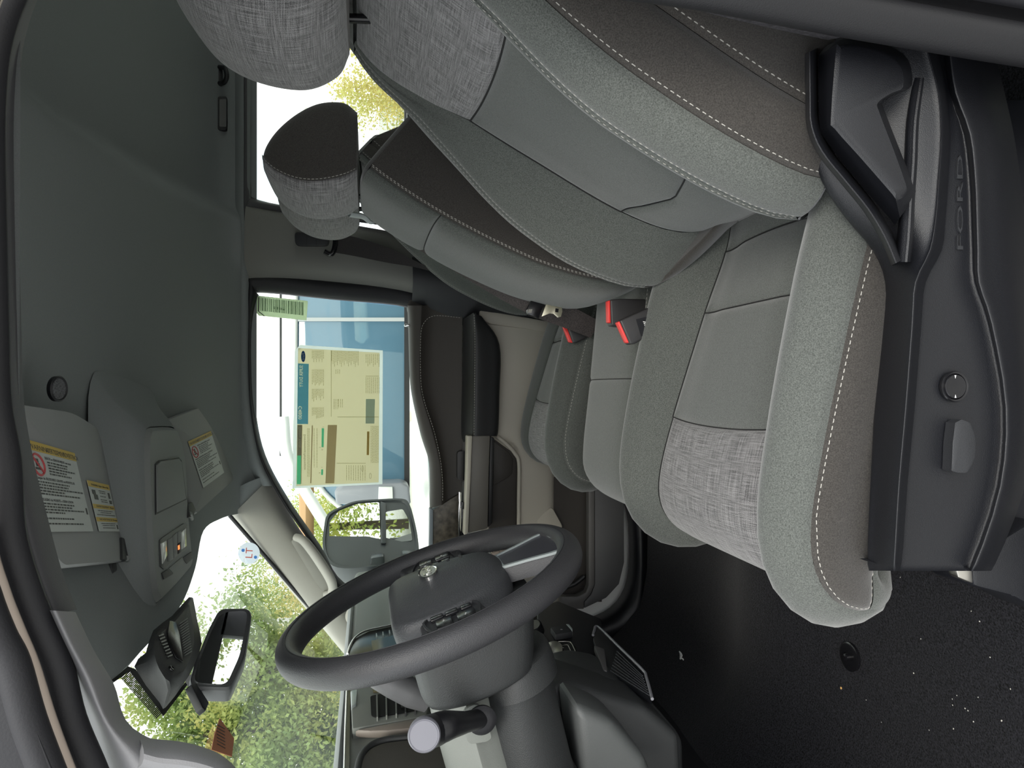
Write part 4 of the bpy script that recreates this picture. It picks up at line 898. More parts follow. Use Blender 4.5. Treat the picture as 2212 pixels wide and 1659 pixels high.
# ------------------------------------------------------------------ windshield
WS1 = at(500, 1120, 1.95); WS2 = at(745, 1415, 1.95)
WSD = (WS2-WS1); WSN = np.cross(WSD, A(0, 1, 0)); WSN /= np.linalg.norm(WSN)
if WSN[0] < 0: WSN = -WSN
def ws(px, py, o=0): return hit(px, py, WS1+WSN*o, WSN)
def wsl(k, y): p = WS1+WSD*k; return A(p[0], y, p[2])
win3 = mk('window_3', [wsl(-.14, .62), wsl(-.20, 1.325), wsl(-.14, 2.03), wsl(1.5, 2.05), wsl(1.5, 1.325), wsl(1.5, .58)], [(0, 1, 4, 5), (1, 2, 3, 4)], glass('windshield glass', (.90, .94, .88), .02), smooth=False, kind='structure', label='windshield with stickers near its edges')
M_frit = mat('black frit', (.01, .01, .01), .4)
tube('trim_14', [wsl(-.02, 1.955), wsl(.2, 1.965), wsl(.6, 1.98), wsl(1.1, 1.995)], .005, M_rub, n=3, kind='structure', label='black seal line along the passenger edge of the windshield')

# ------------------------------------------------------------------ dashboard
dash = empty('dashboard', (-.6, YCAB, 1.4), 'grey dashboard with vents and dark lower stack behind the steering wheel', 'dashboard')
prof = [(-1.0, 1.56), (-.85, 1.615), (-.62, 1.655), (-.535, 1.664), (-.515, 1.655), (-.51, 1.60), (-.515, 1.52), (-.49, 1.44), (-.50, 1.36), (-.60, 1.28), (-.85, 1.22), (-1.0, 1.2)]
M_dashdk = mat('dark dash plastic', (.035, .037, .038), .55, bump=.3, nscale=900)
mkbm('dash_core', prism_bm([(x, .58, z) for x, z in prof[:8]+[(-1.0, 1.44)]], (0, 1.46, 0), .008, 3), M_dashg, dash)
mkbm('dash_lower', prism_bm([(x-.004, .585, z) for x, z in [(-1.0, 1.438), (-.49, 1.438)]+prof[8:]], (0, 1.45, 0), .008, 3), M_dashdk, dash)
mkbm('dash_top_pad', prism_bm([(x, .57, z) for x, z in ((-.98, 1.57), (-.85, 1.622), (-.62, 1.662), (-.53, 1.670), (-.512, 1.662), (-.52, 1.655), (-.62, 1.648))], (0, 1.40, 0), .003), mat('blue grey dash top', (.24, .26, .26), .55, bump=.2, nscale=900), dash)
tube('chrome_line', [atx(749, 1490, -.508), atx(746, 1570, -.508), atx(743, 1690, -.508)], .0016, M_chrome, dash, n=3)
prism('black_line', [atx(a, b, -.506) for a, b in ((751, 1490), (757, 1490), (754, 1690), (745, 1690))], (-.01, 0, 0), M_gloss, dash)
vp = [(757, 1490), (794, 1479), (830, 1470), (930, 1510), (921, 1546), (860, 1556), (800, 1566), (761, 1573)]
prism('vent_panel', [atx(a, b, -.498) for a, b in vp], (-.02, 0, 0), M_dashg, dash, bevel=.003)
prism('vent_panel_edge', [atx(a, b, -.494) for a, b in ((758, 1491), (772, 1488), (770, 1520), (759, 1526))], (-.02, 0, 0), M_silver, dash, bevel=.002)
M_frit0 = mat('vent black', (.006, .006, .007), .8)
vent = empty_part('air_vent', dash)
prism('vent_opening', round_poly([atx(a, b, -.4965) for a, b in ((800, 1503), (830, 1497), (925, 1515), (918, 1531), (812, 1549), (802, 1545))], .006), (-.004, 0, 0), M_frit0, vent)
for k, xx in enumerate((814, 834, 855, 875, 896)):
    prism('vent_slat', [atx(a, b, -.491) for a, b in ((xx-1.5, 1500), (xx+1.5, 1500), (xx+2.5, 1549-(xx-810)*.17), (xx-.5, 1549-(xx-810)*.17))], (-.012, 0, 0), M_dashg if k < 3 else M_plas2, vent)
prism('vent_tab', [atx(a, b, -.487) for a, b in ((864, 1513), (875, 1511), (876, 1522), (866, 1520))], (-.01, 0, 0), M_chrome, vent, bevel=.001)
prism('accent_strip', [atx(a, b, -.499) for a, b in ((766, 1576), (920, 1546), (926, 1552), (924, 1568), (838, 1577), (800, 1578))], (-.012, 0, 0), mat('beige accent', (.28, .24, .21), .45), dash, bevel=.003)
prism('glovebox_recess', round_poly([atx(a, b, -.502) for a, b in ((775, 1670), (782, 1640), (800, 1617), (830, 1605), (890, 1598), (990, 1620), (1010, 1720), (780, 1720))], .01), (-.006, 0, 0), M_dk, dash)
tube('recess_lip', [atx(a, b, -.503) for a, b in ((768, 1700), (777, 1642), (797, 1613), (832, 1599), (895, 1592))], .005, M_dashdk, dash)
# centre display cowl beyond the rim
prism('display_bezel', [atx(a, b, -.505) for a, b in ((752, 1408), (764, 1380), (796, 1363), (856, 1350), (880, 1352), (880, 1420), (800, 1440), (756, 1440))], (-.02, 0, 0), M_gloss, dash, bevel=.002)
tube('bezel_chrome', [atx(a, b, -.503) for a, b in ((750, 1412), (757, 1392), (770, 1374), (796, 1361), (858, 1348))], .002, M_chrome, dash)
prism('display_glass', [atx(a, b, -.502) for a, b in ((802, 1384), (850, 1372), (880, 1378), (880, 1420), (810, 1440))], (-.004, 0, 0), mat('display glass', (.10, .095, .075), .1), dash)
for k in range(5): prism('vent_slat', [atx(a, b, -.500) for a, b in ((812+k*14, 1368-k*3.4), (814+k*14, 1367.6-k*3.4), (815+k*14, 1375-k*3.4), (813+k*14, 1375.5-k*3.4))], (-.006, 0, 0), M_silver, dash)
prism('display_glass', [atx(a, b, -.496) for a, b in ((803, 1475), (840, 1455), (850, 1490), (806, 1494))], (-.004, 0, 0), mat('display reflection tint', (.15, .13, .075), .15), dash)  # brownish colour paints in the reflection lying on the display
# passenger side pad
skin('passenger_pad', [[(-.93, y, 1.62), (-.72, y, 1.655), (-.60, y, 1.648), (-.56, y, 1.62), (-.56, y, 1.56), (-.545, y, 1.50)] for y in (1.55, 1.75, 1.95, 2.04)], mat('soft dash pad', (.20, .215, .22), .6, bump=.3, nscale=700), dash, n=5, m_=2)
prism('pad_trim', [(-.548, y, z) for y, z in ((1.5, 1.50), (2.03, 1.50), (2.03, 1.44), (1.5, 1.44))], (-.03, 0, 0), M_gloss, dash, bevel=.004)
# lower driver side: knee panel, dark cover
prism('knee_panel', ptx([(1215, 1470), (1280, 1490), (1400, 1530), (1470, 1590), (1476, 1700), (1180, 1700), (1160, 1500)], .93), (0, .10, 0), M_dashdk, dash, bevel=.012, seg=3)
prism('knee_cover', ptx([(1240, 1520), (1330, 1560), (1400, 1640), (1420, 1700), (1260, 1700)], .84), (0, .09, 0), mat('grey knee cover', (.075, .08, .08), .5, bump=.3, nscale=900), dash, bevel=.015, seg=3)
# lower centre stack
stk2 = empty('centre_stack', tuple(atx(1250, 1400, -.46)), 'black lower centre stack with drive mode dial and small buttons', 'control stack')
XS = -.455
prism('stack_panel', [atx(a, b, XS) for a, b in ((1160, 1310), (1205, 1296), (1300, 1335), (1300, 1390), (1265, 1470), (1215, 1478), (1160, 1470))], (-.08, 0, 0), M_plas, stk2, bevel=.006)
prism('dial_plate', round_poly([atx(a, b, XS+.004) for a, b in ((1188, 1398), (1228, 1388), (1243, 1395), (1254, 1430), (1250, 1440), (1200, 1446))], .005), (-.006, 0, 0), M_frit0, stk2, bevel=.001)
tube('dial_frame', [atx(a, b, XS+.005) for a, b in ((1206, 1386), (1226, 1386), (1236, 1392), (1252, 1432), (1250, 1440), (1240, 1444))], .0008, M_steel, stk2, n=3)
tube('dial_frame', [atx(a, b, XS+.005) for a, b in ((1210, 1396), (1224, 1393), (1229, 1398), (1244, 1432), (1242, 1436), (1203, 1441))], .0007, M_steel, stk2, n=3)
dn = A(.80, -.45, .40)
dc = atx(1194, 1405, XS+.022)
lathe('mode_dial', [(.0165, -.022), (.0165, .0), (.0158, .0016), (.0150, .0012), (.0001, .0014)], dc, tuple(dn), M_gloss, stk2, seg=36)
lathe('dial_ring', [(.0168, -.001), (.0170, .0012), (.0162, .0018)], dc, tuple(dn), M_steel, stk2, seg=36)
Rd = frame3(dn, (0, 1, 0))
text('dial_lettering', 'DRIVE', dc+Rd[:, 2]*.0017+Rd[:, 1]*.0012, Rd[:, 0], Rd[:, 1], .0052, M_wplas, stk2, depth=.0002, align='CENTER')
text('dial_lettering', 'MODE', dc+Rd[:, 2]*.0017-Rd[:, 1]*.0042, Rd[:, 0], Rd[:, 1], .0052, M_wplas, stk2, depth=.0002, align='CENTER')
for (a, b) in ((1215, 1400), (1230, 1430)):
    p = atx(a, b, XS+.0045); prism('dial_icon', [p, p+A(0, .004, 0), p+A(0, .004, .0012), p+A(0, .0, .0012)], (.0003, 0, 0), M_wplas, stk2)
    prism('dial_icon', [p+A(0, .0005, -.002), p+A(0, .0035, -.002), p+A(0, .0035, -.0011), p+A(0, .0005, -.0011)], (.0003, 0, 0), M_wplas, stk2)
prism('brake_switch', [atx(a, b, XS+.012) for a, b in ((1189, 1355), (1226, 1348), (1237, 1358), (1236, 1364), (1200, 1370))], (-.012, 0, 0), M_plas2, stk2, bevel=.002)
prism('switch_edge', [atx(a, b, XS+.0125) for a, b in ((1223, 1348), (1229, 1348), (1237, 1358), (1236, 1363))], (-.01, 0, 0), M_silver, stk2, bevel=.0006)
text('switch_mark', 'P', atx(1216, 1360, XS+.0125), (0, 1, 0), (0, 0, 1), .006, M_wplas, stk2, depth=.0003)
lathe('start_knob', [(.012, -.02), (.012, .0), (.011, .002), (.007, .0015), (.0001, .002)], atx(1156, 1350, XS+.02), tuple(dn), M_gloss, stk2, seg=28)
lathe('knob_ring', [(.0095, .0), (.0095, .0024), (.008, .0026)], atx(1156, 1350, XS+.02), tuple(dn), M_steel, stk2, seg=28)
tray = empty('storage_tray', tuple(atx(1350, 1430, -.42)), 'open black ribbed storage tray with bright rim below the stack', 'tray')
to = [(1292, 1354), (1388, 1448), (1398, 1470), (1408, 1509), (1330, 1460), (1300, 1440), (1281, 1378)]
prism('tray_floor', [atx(a, b, -.44) for a, b in to], (-.01, 0, 0), M_plas, tray, bevel=.002)
tube('tray_rim', [atx(a, b, -.425) for a, b in ((1281, 1372), (1284, 1362), (1292, 1354), (1340, 1400), (1388, 1447), (1396, 1462), (1409, 1510))], .0022, mat('tray rim', (.20, .20, .22), .3), tray, n=4)
for k in range(8):
    a0 = np.array((1333-k*2, 1407+k*6)); a1 = np.array((1388+k*2.0, 1460+k*6.0))
    tube('tray_rib', [atx(*a0, -.432), atx(*((a0+a1)/2), -.432), atx(*a1, -.432)], .0009, mat('tray rib', (.05, .052, .06), .4), tray, n=1, seg=6)
prism('tray_cheek', [atx(a, b, -.43) for a, b in ((1283, 1393), (1306, 1401), (1312, 1448), (1303, 1448), (1290, 1412))], (-.012, 0, 0), mat('cheek grey', (.09, .085, .085), .45), tray, bevel=.002)
prism('lower_hump', ptx([(1215, 1475), (1270, 1460), (1330, 1470), (1420, 1530), (1480, 1600), (1482, 1700), (1300, 1700)], 1.00), (0, .12, 0), M_dashdk, dash, bevel=.015, seg=3)
prism('firewall_block', [(-1.05, .56, .80), (-.80, .56, .86), (-.62, .56, 1.24), (-.55, .56, 1.34), (-1.05, .56, 1.34)], (0, 1.5, 0), M_rub, dash, bevel=.01)

# ------------------------------------------------------------------ overhead console
oc = empty('overhead_console', tuple(at(365, 1100, 1.33)), 'grey overhead console with map lights and a drop down bin', 'overhead console')
M_con = mat('grey console plastic', (.22, .232, .228), .6, bump=.35, nscale=1100, spec=.3)
C1, C2, C3 = at(318, 935, 1.23), at(380, 925, 1.43), at(345, 1290, 1.23)
OCN = np.cross(C2-C1, C3-C1); OCN /= np.linalg.norm(OCN)
if OCN[2] > 0: OCN = -OCN
def ocp(px, py, o=0): return hit(px, py, C1+OCN*o, OCN)
ol = [(322, 932), (330, 925), (374, 924), (383, 935), (397, 985), (402, 1080), (407, 1150), (412, 1200), (410, 1228), (352, 1292), (342, 1294), (334, 1270), (326, 1180), (320, 1050), (318, 960)]
base_ = [ocp(*p, -.035) for p in ol]; e1 = [ocp(*p) for p in ol]
cn = np.mean(e1, axis=0)
loft('console_shell', [[cn+(p-cn)*1.06-OCN*.05 for p in e1], [cn+(p-cn)*1.03-OCN*.012 for p in e1], [cn+(p-cn)*1.0-OCN*.002 for p in e1], [cn+(p-cn)*.965+OCN*.003 for p in e1], [cn+(p-cn)*.7+OCN*.0035 for p in e1], [cn+(p-cn)*.02+OCN*.0035 for p in e1]], M_con, oc, n=2, m_=1)
def ocq(pts, o): return [ocp(a, b, o) for a, b in pts]
prism('bin_gap', ocq([(334, 1003), (343, 994), (385, 988), (391, 995), (402, 1079), (335, 1112)], .0034), OCN*.0012, M_rub, oc)
prism('bin_door', ocq([(336, 1005), (344, 997), (384, 991), (389, 998), (399, 1078), (337, 1107)], .004), OCN*.003, M_con, oc, bevel=.0012)
prism('light_frame', ocq([(343, 1167), (348, 1162), (395, 1131), (402, 1134), (403, 1183), (352, 1230), (345, 1224)], .0034), OCN*.0018, mat('console dark', (.05, .053, .055), .5), oc, bevel=.0006)
M_lens = mat('clear lens', (.55, .57, .55), .08)
prism('lamp_lens', ocq([(346, 1174), (357, 1168), (359, 1200), (349, 1219)], .005), OCN*.002, M_lens, oc, bevel=.0008)
prism('lamp_lens', ocq([(390, 1150), (399, 1141), (401, 1180), (391, 1187)], .005), OCN*.002, M_lens, oc, bevel=.0008)
for pts in ([(361, 1166), (370, 1160), (372, 1208), (363, 1213)], [(372, 1158), (380, 1150), (381, 1200), (374, 1206)], [(382, 1149), (389, 1146), (389, 1170), (383, 1174)], [(383, 1176), (388, 1172), (389, 1192), (383, 1197)]):
    prism('switch', ocq(pts, .005), OCN*.002, M_con if pts[0][0] != 383 else M_rub, oc, bevel=.0006)
em_ = bpy.data.materials.new('amber telltale'); em_.use_nodes = True
em_.node_tree.nodes['Principled BSDF'].inputs['Base Color'].default_value = (.9, .2, .05, 1)
em_.node_tree.nodes['Principled BSDF'].inputs['Emission Color'].default_value = (1, .25, .06, 1); em_.node_tree.nodes['Principled BSDF'].inputs['Emission Strength'].default_value = .6
prism('telltale', ocq([(384, 1179), (387, 1177), (387.5, 1186), (384.5, 1188)], .0072), OCN*.0008, em_, oc)
prism('speaker_strip', ocq([(348, 1238), (360, 1230), (372, 1240), (352, 1252)], .0034), OCN*.002, mat('ribbed strip', (.035, .037, .04), .6, bump=.9, nscale=700), oc, bevel=.0006)
prism('speaker_strip', ocq([(393, 1205), (412, 1192), (414, 1207), (402, 1218)], .0034), OCN*.002, MATS['ribbed strip'], oc, bevel=.0006)
prism('label_plate', ocq([(363, 1228), (393, 1203), (397, 1215), (373, 1238)], .0034), OCN*.0012, M_con, oc, bevel=.0004)
# soft bump of the headliner round the console
skin('trim_15', [[cn+(p-cn)*f-OCN*h for p in e1+[e1[0]]] for f, h in ((1.02, .004), (1.12, .012), (1.35, .035), (1.7, .055))], M_head, n=2, m_=4, kind='structure', label='raised headliner collar around the overhead console')

# ------------------------------------------------------------------ sun visors
def visor(name, corners, ys, lab, rnd):
    v = empty(name, tuple(at(*corners[0], ys[0])), lab, 'sun visor', 'sun visors')
    P = [at(*c, y) for c, y in zip(corners, ys)]
    N = np.cross(P[1]-P[0], P[-1]-P[0]); N /= np.linalg.norm(N)
    if N[2] > 0: N = -N
    c0 = np.mean(P, axis=0)
    N2 = np.linalg.svd(np.array(P)-c0)[2][2]; N2 = N2 if N2[2] < 0 else -N2
    P = [p-N2*((p-c0) @ N2) for p in P]
    O = round_poly(P, rnd, 6); cc = np.mean(O, 0)
    loft('visor_body', [[cc+(p-cc)*.96-N2*.018 for p in O], [p-N2*.012 for p in O], [p-N2*.003 for p in O], [cc+(p-cc)*.985 for p in O], [cc+(p-cc)*.5+N2*.001 for p in O], [cc+(p-cc)*.01+N2*.001 for p in O]], M_visor, v, m_=1)
    return v, c0, N2
M_visor = mat('grey visor vinyl', (.26, .268, .268), .65, bump=.2, nscale=1200, spec=.25)
vd, vc, vn = visor('sun_visor', [(48, 866), (150, 890), (205, 925), (236, 1010), (258, 1100), (276, 1200), (262, 1213), (126, 1226), (80, 1150)], [.70, .97, 1.15, 1.17, 1.17, 1.17, 1.15, .76, .70], 'folded grey driver sun visor carrying two warning labels', [.01, .05, .03, .02, .02, .01, .02, .02, .01])
vp_, vpc, vpn = visor('sun_visor', [(368, 905), (455, 869), (466, 875), (478, 905), (508, 990), (510, 1018), (498, 1040), (420, 1112), (410, 1095)], [1.48, 1.94, 1.98, 1.99, 1.99, 1.97, 1.94, 1.52, 1.5], 'folded grey passenger sun visor carrying one warning label', [.02, .01, .01, .0, .01, .02, .01, .01, .01])
M_yel = mat('warning yellow', (.52, .36, .05), .6)
M_lab = mat('label white', (.44, .47, .46), .55)
M_ink = mat('black print', (.03, .03, .03), .6)
M_redp = mat('red print', (.45, .05, .06), .6)
def label_on(parent, name, quad, c0, N, spec, o=.0022, lab=None):
    """quad: pixel corners (upper-rear-left, along the reading direction, ...) ; spec draws in unit coords (u right, v down)"""
    Q = [hit(a, b, c0+N*o, N) for a, b in quad]
    def uv(u, v, d=0): return (Q[0]*(1-u)+Q[1]*u)*(1-v)+(Q[3]*(1-u)+Q[2]*u)*v+N*d
    ob = empty_part(name, parent)
    def rect(u0, v0, u1, v1, m_, d=.0, nm='print_block'): return prism(nm, [uv(u0, v0, d), uv(u1, v0, d), uv(u1, v1, d), uv(u0, v1, d)], N*.0003, m_, ob)
    spec(ob, uv, rect)
    return ob
def lines_mesh(ob, uv, rows, d, mm=M_ink):
    V = []; Fs = []
    for (u0, u1, v, h) in rows:
        u = u0; r_ = random.Random(int(v*1000)+int(u0*100))
        while u < u1:
            w = r_.uniform(.02, .07); e = min(u+w, u1); k = len(V)
            V += [uv(u, v, d), uv(e, v, d), uv(e, v+h, d), uv(u, v+h, d)]; Fs.append((k, k+1, k+2, k+3)); u = e+.012
    mk('print_lines', V, Fs, mm, ob, smooth=False, kind='stuff')
def word(ob, uv, s, u, v, h, d, mm=M_ink, wmax=None):
    o_ = uv(u, v, d); r = uv(u+.01, v, d)-o_; up_ = o_-uv(u, v+.01, d); H = np.linalg.norm(up_)*100*h
    L_ = np.linalg.norm(r)*100
    sx = 1.0
    if wmax: sx = wmax*L_/(len(s)*.58*H)
    text('print_word', s, o_, r, up_, H*1.25, mm, ob, depth=.0001, sx=sx)
def warn_spec(ob, uv, rect):
    rect(0, 0, 1, 1, M_lab, 0, 'label_sheet'); rect(0, 0, 1, .105, M_yel, .0003, 'warning_band')
    word(ob, uv, '!WARNING', .02, .09, .065, .0007, wmax=.27); word(ob, uv, '!AVERTISSEMENT', .32, .09, .065, .0007, wmax=.34); word(ob, uv, '!ADVERTENCIA', .68, .09, .065, .0007, wmax=.30)
    t = [uv(.12+.10*math.cos(a), .255+.115*math.sin(a), .0006) for a in np.linspace(0, 2*math.pi, 33)[:-1]]
    tube('prohibition_ring', t, .0011, M_redp, ob, n=1, closed=True, seg=6)
    tube('prohibition_bar', [uv(.05, .175, .0006), uv(.19, .335, .0006)], .0009, M_redp, ob, n=1, seg=6)
    for a, b, c_, e in ((.10, .19, .14, .23), (.09, .235, .15, .275), (.07, .285, .17, .31)): rect(a, b, c_, e, M_ink, .0003, 'pictogram')
    word(ob, uv, 'DEATH or SERIOUS INJURY can occur', .27, .175, .035, .0005, wmax=.52)
    lines_mesh(ob, uv, [(.30, .72, .195, .018), (.30, .70, .228, .018), (.30, .88, .261, .018), (.30, .66, .294, .018), (.30, .76, .327, .018)], .0005)
    word(ob, uv, 'Risque de BLESSURES GRAVES ou MORTELLES', .04, .415, .035, .0005, wmax=.70)
    lines_mesh(ob, uv, [(.05, .66, .435, .018), (.05, .62, .468, .018), (.05, .97, .501, .018), (.05, .52, .534, .018), (.05, .86, .567, .018)], .0005)
    word(ob, uv, 'PELIGRO de MUERTE o SERIA LESION', .04, .655, .035, .0005, wmax=.56)
    lines_mesh(ob, uv, [(.05, .66, .675, .018), (.05, .60, .708, .018), (.05, .88, .741, .018), (.05, .42, .774, .018), (.05, .58, .84, .018), (.05, .78, .90, .018)], .0005)
    rect(.93, .70, .965, .78, M_ink, .0004, 'print_code')
label_on(vd, 'warning_label', [(52, 948), (160, 979), (201, 1148), (101, 1149)], vc, vn, warn_spec)
def roll_spec(ob, uv, rect):
    rect(0, 0, 1, 1, M_lab, 0, 'label_sheet')
    for v0, v1, s in ((0, .115, '!WARNING Higher Rollover Risk'), (.455, .54, '!AVERTISSEMENT Risque'), (.715, .80, '!ADVERTENCIA Riesgo')):
        rect(0, v0, 1, v1, M_yel, .0003, 'warning_band'); word(ob, uv, s, .12, v1-.025, .045, .0007, wmax=.78)
    lines_mesh(ob, uv, [(.40, .72, .16, .02), (.42, .70, .20, .02), (.42, .68, .27, .02), (.40, .70, .34, .02), (.40, .72, .38, .02), (.15, .85, .57, .018), (.25, .75, .61, .018), (.08, .94, .655, .018), (.15, .85, .83, .018), (.2, .8, .87, .018), (.2, .8, .92, .018)], .0005)
    for a, b, c_, e in ((.10, .17, .24, .26), (.14, .26, .30, .36), (.83, .18, .92, .30), (.82, .34, .94, .41)): rect(a, b, c_, e, M_ink, .0004, 'pictogram')
    rect(.90, .86, .95, .95, M_ink, .0004, 'print_code')
label_on(vd, 'rollover_label', [(187, 1037), (234, 1048), (258, 1148), (214, 1148)], vc, vn, roll_spec)
label_on(vp_, 'warning_label', [(406, 954), (455, 931), (484, 1021), (439, 1054)], vpc, vpn, warn_spec)
for v_, c_, n_, pts in ((vd, vc, vn, [(264, 1160), (278, 1165), (288, 1202), (282, 1212), (266, 1208)]), (vp_, vpc, vpn, [(406, 1088), (416, 1084), (424, 1102), (418, 1115), (409, 1118)])):
    prism('pivot_clip', [hit(a, b, c_+n_*.004, n_) for a, b in pts], n_*-.02, M_plas2, v_, bevel=.002)
    tube('clip_post', [hit(pts[3][0]-8, pts[3][1]-6, c_+n_*.004, n_), hit(pts[3][0]-4, pts[3][1]+6, c_-n_*.004, n_)], .004, M_con, v_, n=1)
prism('retainer_hook', ptx([(232, 1216), (241, 1216), (244, 1238), (236, 1246), (230, 1238)], 1.12), (0, .02, 0), M_plas2, vd, bevel=.002)
# microphone grille in the headliner
mg = empty('microphone_grille', tuple(at(125, 840, .92)), 'small oval black microphone grille in the headliner', 'microphone')
mc = at(125, 840, .90); mN = A(0, -.25, -1); mN /= np.linalg.norm(mN)
lathe('grille_rim', [(.0145, -.003), (.015, .0015), (.0130, .003), (.0118, .001)], mc, tuple(mN), M_plas, mg, seg=30)
lathe('grille_mesh', [(.0120, 0), (.0120, .0012), (.0001, .0014)], mc, tuple(mN), mat('mesh grey', (.11, .115, .12), .5, noise=.8, nscale=900, bump=.6), mg, seg=30)

# ------------------------------------------------------------------ mirror, sensor housing
mr = empty('rear_view_mirror', tuple(at(460, 1430, 1.30)), 'interior rear view mirror in a grey housing on the windshield', 'mirror')
gl = [(491, 1324), (534, 1321), (533, 1345), (517, 1420), (489, 1482), (418, 1477), (425, 1445), (455, 1370), (473, 1333)]
yl = [1.405, 1.405, 1.385, 1.30, 1.205, 1.205, 1.24, 1.335, 1.39]
yl = [v*.925 for v in yl]
MP = [at(a, b, y) for (a, b), y in zip(gl, yl)]
mc_ = np.mean(MP, 0); MN = np.linalg.svd(np.array(MP)-mc_)[2][2]; MN = MN if MN[0] > 0 else -MN
MN = MN*.3+A(.86, -.50, -.06)*.7; MN /= np.linalg.norm(MN)
def mq(px, py, o=0): return hit(px, py, mc_+MN*o, MN)
GO = [mq(a, b) for a, b in gl]
HO = [mq(a, b) for a, b in ((482, 1316), (538, 1316), (544, 1330), (530, 1420), (498, 1492), (414, 1490), (408, 1478), (418, 1440), (450, 1362), (470, 1324))]
HO = round_poly(HO, .008); hc = np.mean(HO, 0)
loft('housing', [[hc+(p-hc)*.30-MN*.050 for p in HO], [hc+(p-hc)*.75-MN*.042 for p in HO], [hc+(p-hc)*.97-MN*.026 for p in HO], [hc+(p-hc)*1.0-MN*.010 for p in HO], [p for p in HO], [hc+(p-hc)*.965+MN*.0035 for p in HO], [hc+(p-hc)*.93+MN*.002 for p in HO]], mat('mirror housing', (.07, .072, .078), .42, bump=.2, nscale=1000), mr, m_=1)
prism('mirror_glass', round_poly([hc+(p-hc)*1.0+MN*.0015 for p in GO], .012), MN*.0012, mat('mirror silver', (.86, .88, .88), .01, 1), mr)
tube('mirror_arm', [hc-MN*.045, hc*.5+ws(418, 1462, .02)*.5-MN*.04, ws(412, 1470, .004)], .009, M_plas2, mr)
prism('mirror_mount', [ws(a, b, .002) for a, b in ((398, 1490), (410, 1486), (438, 1530), (430, 1548), (422, 1540))], WSN*.012, M_plas, mr, bevel=.002)
sh2 = empty('camera_housing', tuple(ws(370, 1430, .02)), 'black windshield camera housing with grilles above the mirror', 'camera housing')
M_hous = mat('housing black', (.040, .041, .043), .55, bump=.4, nscale=1100)
hb_ = [(331, 1362), (372, 1330), (408, 1290), (416, 1300), (424, 1345), (436, 1390), (418, 1440), (398, 1475), (358, 1528), (345, 1518), (290, 1440), (315, 1410)]
HB = [ws(a, b, .012) for a, b in hb_]; HT = [ws(a, b, .05) for a, b in ((340, 1368), (374, 1340), (404, 1305), (408, 1312), (415, 1350), (418, 1392), (408, 1430), (392, 1462), (366, 1472), (350, 1455), (338, 1430), (332, 1396))]
hcn = np.mean(HT, 0)
loft('housing_shell', [HB, [a*.5+b*.5+WSN*.006 for a, b in zip(HB, HT)], HT, [hcn+(p-hcn)*.9+WSN*.004 for p in HT], [hcn+(p-hcn)*.02+WSN*.004 for p in HT]], M_hous, sh2, n=2, m_=1)
prism('lens_pocket', [ws(a, b, .0545) for a, b in ((364, 1342), (378, 1345), (386, 1372), (394, 1432), (378, 1422), (362, 1390), (360, 1368))], WSN*.002, M_gloss, sh2, bevel=.001)
for k in range(14):
    a, b = 386+k*.9, 1348+k*5.2
    prism('grille_slat', [ws(a, b, .055), ws(a+17-k*.2, b-12+k*.25, .055), ws(a+17.4-k*.2, b-9.6+k*.25, .055), ws(a+.4, b+2.4, .055)], WSN*.002, M_con, sh2)
for k in range(8):
    a, b = 341+k*2.7, 1374+k*6.4
    prism('grille_slot', [ws(a, b, .0548), ws(a+11, b-4.5, .0548), ws(a+11.8, b-1.6, .0548), ws(a+.8, b+2.8, .0548)], WSN*.0012, M_gloss, sh2)
lathe('sensor_eye', [(.0042, 0), (.0042, .002), (.003, .0026), (.0001, .002)], ws(369, 1445, .055), tuple(WSN), M_gloss, sh2, seg=18)
# dark frit comb on the glass beside the housing
fr = [(238, 1468), (284, 1440), (300, 1452), (330, 1500), (354, 1530), (400, 1476), (404, 1482), (352, 1550), (334, 1548), (300, 1500), (268, 1465)]
frn = empty('frit_band', tuple(ws(300, 1480)), 'black toothed shade band printed on the windshield around the camera housing', 'shade band')
for k in range(38):
    t = k/37; base = np.array((278, 1444))*(1-t)+np.array((352, 1536))*t; tip = np.array((258, 1462))*(1-t)+np.array((336, 1552))*t
    w = np.array((.75, .95))
    prism('frit_stripe', [ws(*(base-w), .001), ws(*(base+w), .001), ws(*(tip+w), .001), ws(*(tip-w), .001)], WSN*.0006, M_frit, frn)
prism('frit_block', [ws(a, b, .0012) for a, b in ((240, 1470), (276, 1440), (292, 1446), (352, 1528), (400, 1474), (404, 1480), (352, 1548), (345, 1536), (280, 1450), (246, 1474))], WSN*.0006, M_frit, frn)
# stickers
rs = empty('round_sticker', tuple(ws(538, 1195, .002)), 'round white sticker with red lettering on the windshield', 'sticker')
rc_ = ws(538, 1195, .012); SN = WSN*.55+A(.1, -.95, -.1); SN /= np.linalg.norm(SN)
Ru = np.cross(A(0, 0, 1), SN); Ru /= np.linalg.norm(Ru); Rv = np.cross(SN, Ru)
prism('sticker_disc', [rc_+Ru*.026*math.cos(t)+Rv*.026*math.sin(t) for t in np.linspace(0, 2*math.pi, 37)[:-1]], SN*.0005, paper('pale sticker', (.80, .84, .88)), rs)
text('sticker_letters', 'LT', rc_-Rv*.008+SN*.0009, Ru, Rv, .024, paper('salmon print', (.85, .35, .28)), rs, depth=.0001, align='CENTER')
for dx_, dz_ in ((-.009, -.016), (.006, .015)): prism('blue_mark', [rc_+Ru*(dx_+.004*math.cos(t))+Rv*(dz_+.004*math.sin(t))+SN*.0006 for t in np.linspace(0, 2*math.pi, 13)[:-1]], SN*.0002, MATS.get('blue print') or paper('blue print', (.30, .55, .85)), rs)
ct = empty('paper_tag', tuple(ws(482, 1610, .004)), 'rust coloured paper tag with ruled lines tucked at the windshield edge', 'tag')
TQ = [ws(a, b, .006) for a, b in ((474, 1552), (505, 1596), (500, 1635), (456, 1620), (462, 1590))]
